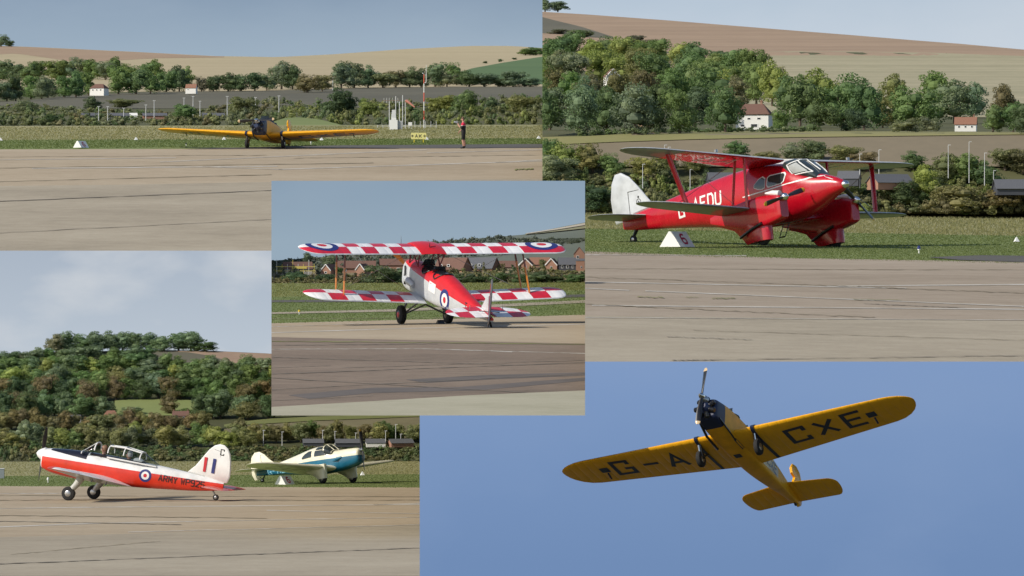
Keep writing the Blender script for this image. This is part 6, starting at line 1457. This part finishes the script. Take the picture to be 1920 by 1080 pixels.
# small parked car by the white house
b = P2.p(1434, 246, 3); s = b.y / FOCAL; m = empty('parked_car', 'dark car parked in front of the large white house', 'car'); m.matrix_basis = Matrix.Translation(b) @ Matrix.Rotation(R(15), 4, 'Z') @ Matrix.Diagonal((s, s, s, 1))
a = MB(); a.loft([[(x, y, z) for y, z in ((-3, 1), (3, 1), (3, zt * .75), (2.5, zt), (-2.5, zt), (-3, zt * .75))] for x, zt in ((-7, 3), (-6.6, 4.6), (-4, 5), (4, 4.6), (6.4, 4), (7, 2.6))]); a.build('body', M_BLACK, m)
a = MB(); a.loft([[(x, y * k, z) for y, z in ((-2.6, 4.4), (2.6, 4.4), (2.1, zt), (-2.1, zt))] for x, zt, k in ((-5, 5, 1), (-3.6, 7.4, .95), (.5, 7.5, .95), (3, 5, 1))]); a.build('cabin', M_PANE, m)
for x in (-4.4, 4.4):
    for y in (-2.8, 2.8): a = MB(); a.lathe([(-.6, 1.2), (-.6, 1.5), (.6, 1.5), (.6, 1.2)], (x, y, 1.5), (0, 1, 0), 12); a.build('wheel', M_RUBBER, m)

# ---- person standing on the taxiway
def person():
    J = [((0, 0, .94), .135), ((0, 0, 1.10), .14), ((0, 0, 1.28), .16), ((0, 0, 1.42), .13), ((.01, 0, 1.50), .06), ((.03, 0, 1.58), .075), ((.035, 0, 1.67), .095), ((.03, 0, 1.75), .07),          # 0-7 trunk, neck, head
         ((0, .11, .88), .11), ((.02, .12, .50), .075), ((-.02, .12, .28), .065), ((-.03, .12, .09), .045), ((.06, .13, .04), .045), ((.17, .14, .035), .035),      # 8-13 leg
         ((0, -.11, .88), .11), ((.0, -.12, .50), .075), ((-.05, -.12, .28), .065), ((-.06, -.12, .09), .045), ((.03, -.13, .04), .045), ((.14, -.14, .035), .035),
         ((0, .20, 1.39), .08), ((.05, .25, 1.16), .058), ((.22, .20, 1.28), .046), ((.29, .15, 1.42), .033), ((.31, .13, 1.47), .035),                               # 20-24 raised arm
         ((0, -.20, 1.39), .08), ((.04, -.25, 1.14), .058), ((.20, -.20, 1.02), .045), ((.27, -.17, .95), .033), ((.29, -.16, .89), .033)]                            # 25-29 lower arm
    E = [(0, 1), (1, 2), (2, 3), (3, 4), (4, 5), (5, 6), (6, 7), (0, 8), (8, 9), (9, 10), (10, 11), (11, 12), (12, 13), (0, 14), (14, 15), (15, 16), (16, 17), (17, 18), (18, 19), (3, 20), (20, 21), (21, 22), (22, 23), (23, 24), (3, 25), (25, 26), (26, 27), (27, 28), (28, 29)]
    for root_i, dirs in ((24, [(.06, -.035, .05), (.07, -.012, .055), (.065, .012, .05), (.05, .03, .04), (.01, -.05, .02)]), (29, [(.04, -.03, -.07), (.045, -.01, -.08), (.04, .01, -.075), (.03, .028, -.06), (.05, .045, -.02)])):
        c = Vector(J[root_i][0])
        for d in dirs:
            k = len(J); J.append((tuple(c + Vector(d) * .55), .011)); J.append((tuple(c + Vector(d) * 1.0 + Vector((.012, 0, -.008))), .009)); E += [(root_i, k), (k, k + 1)]
    me = bpy.data.meshes.new('person'); me.from_pydata([j[0] for j in J], E, [])
    o = mk('person', me); sk = o.modifiers.new('skin', 'SKIN'); sk.use_smooth_shade = True
    for i, (p, rad) in enumerate(J):
        v = me.skin_vertices[0].data[i]; v.radius = (rad, rad); v.use_root = i == 0
    ss = o.modifiers.new('sub', 'SUBSURF'); ss.levels = ss.render_levels = 2
    dg = bpy.context.evaluated_depsgraph_get(); m2 = bpy.data.meshes.new_from_object(o.evaluated_get(dg)); o.modifiers.clear(); o.data = m2
    mt = split_paint('person_clothes', [((.012, .012, .013, 1), [(0, 0, 1, .50), (0, 0, -1, -1.46)]), ((.62, .02, .07, 1), [(0, 0, 1, 1.31), (0, 0, -1, -1.49), (-1, 0, 0, -.14)]), ((.7, .7, .7, 1), [(0, 0, 1, 1.295), (0, 0, -1, -1.315), (-1, 0, 0, -.14)]), ((.50, .27, .20, 1), [(1, 0, 0, .14), (0, 0, 1, .7)]), ((.015, .015, .015, 1), [(0, 0, -1, -.15)])], (.50, .27, .20, 1), .8, 0)
    m2.materials.clear(); m2.materials.append(mt)
    for p in m2.polygons: p.use_smooth = True
    h = MB(); h.loft([[(.015 + rx * math.cos(t), ry * math.sin(t), z - .03 * math.cos(t) * -1) for t in [2 * math.pi * k / 16 for k in range(16)]] for z, rx, ry in ((1.66, .092, .088), (1.70, .102, .096), (1.76, .092, .086), (1.80, .05, .05), (1.81, .01, .01))]); h.build('hair', flat('brown_hair', (.10, .05, .025, 1)), o)
    nz = MB(); nz.tube([(.115, 0, 1.68), (.148, 0, 1.645), (.12, 0, 1.635)], [.012, .018, .012], 8)
    for s in (-1, 1): nz.ball((.03, s * .092, 1.655), (.022, .012, .032), 8, 6)
    nz.build('nose_and_ears', M_SKIN, o)
    return tag(o, 'person in red and black polo and black shorts, watching from the taxiway', 'person')
pe = person(); place_air(pe, P1, 869, 278.5, 170, 0, 1.0)
cm = MB(); cm.box((0, 0, 0), (.12, .17, .11)); cm.lathe([(0, .055), (.1, .055), (.12, .045)], (.05, 0, 0), (1, 0, 0), 12)
co = cm.build('camera_body', flat('camera_grey', (.25, .27, .3, 1), .4)); tag(co, 'small grey camera held up by the standing person', 'camera')
co.matrix_basis = pe.matrix_basis @ Matrix.Translation((.36, .10, 1.50))
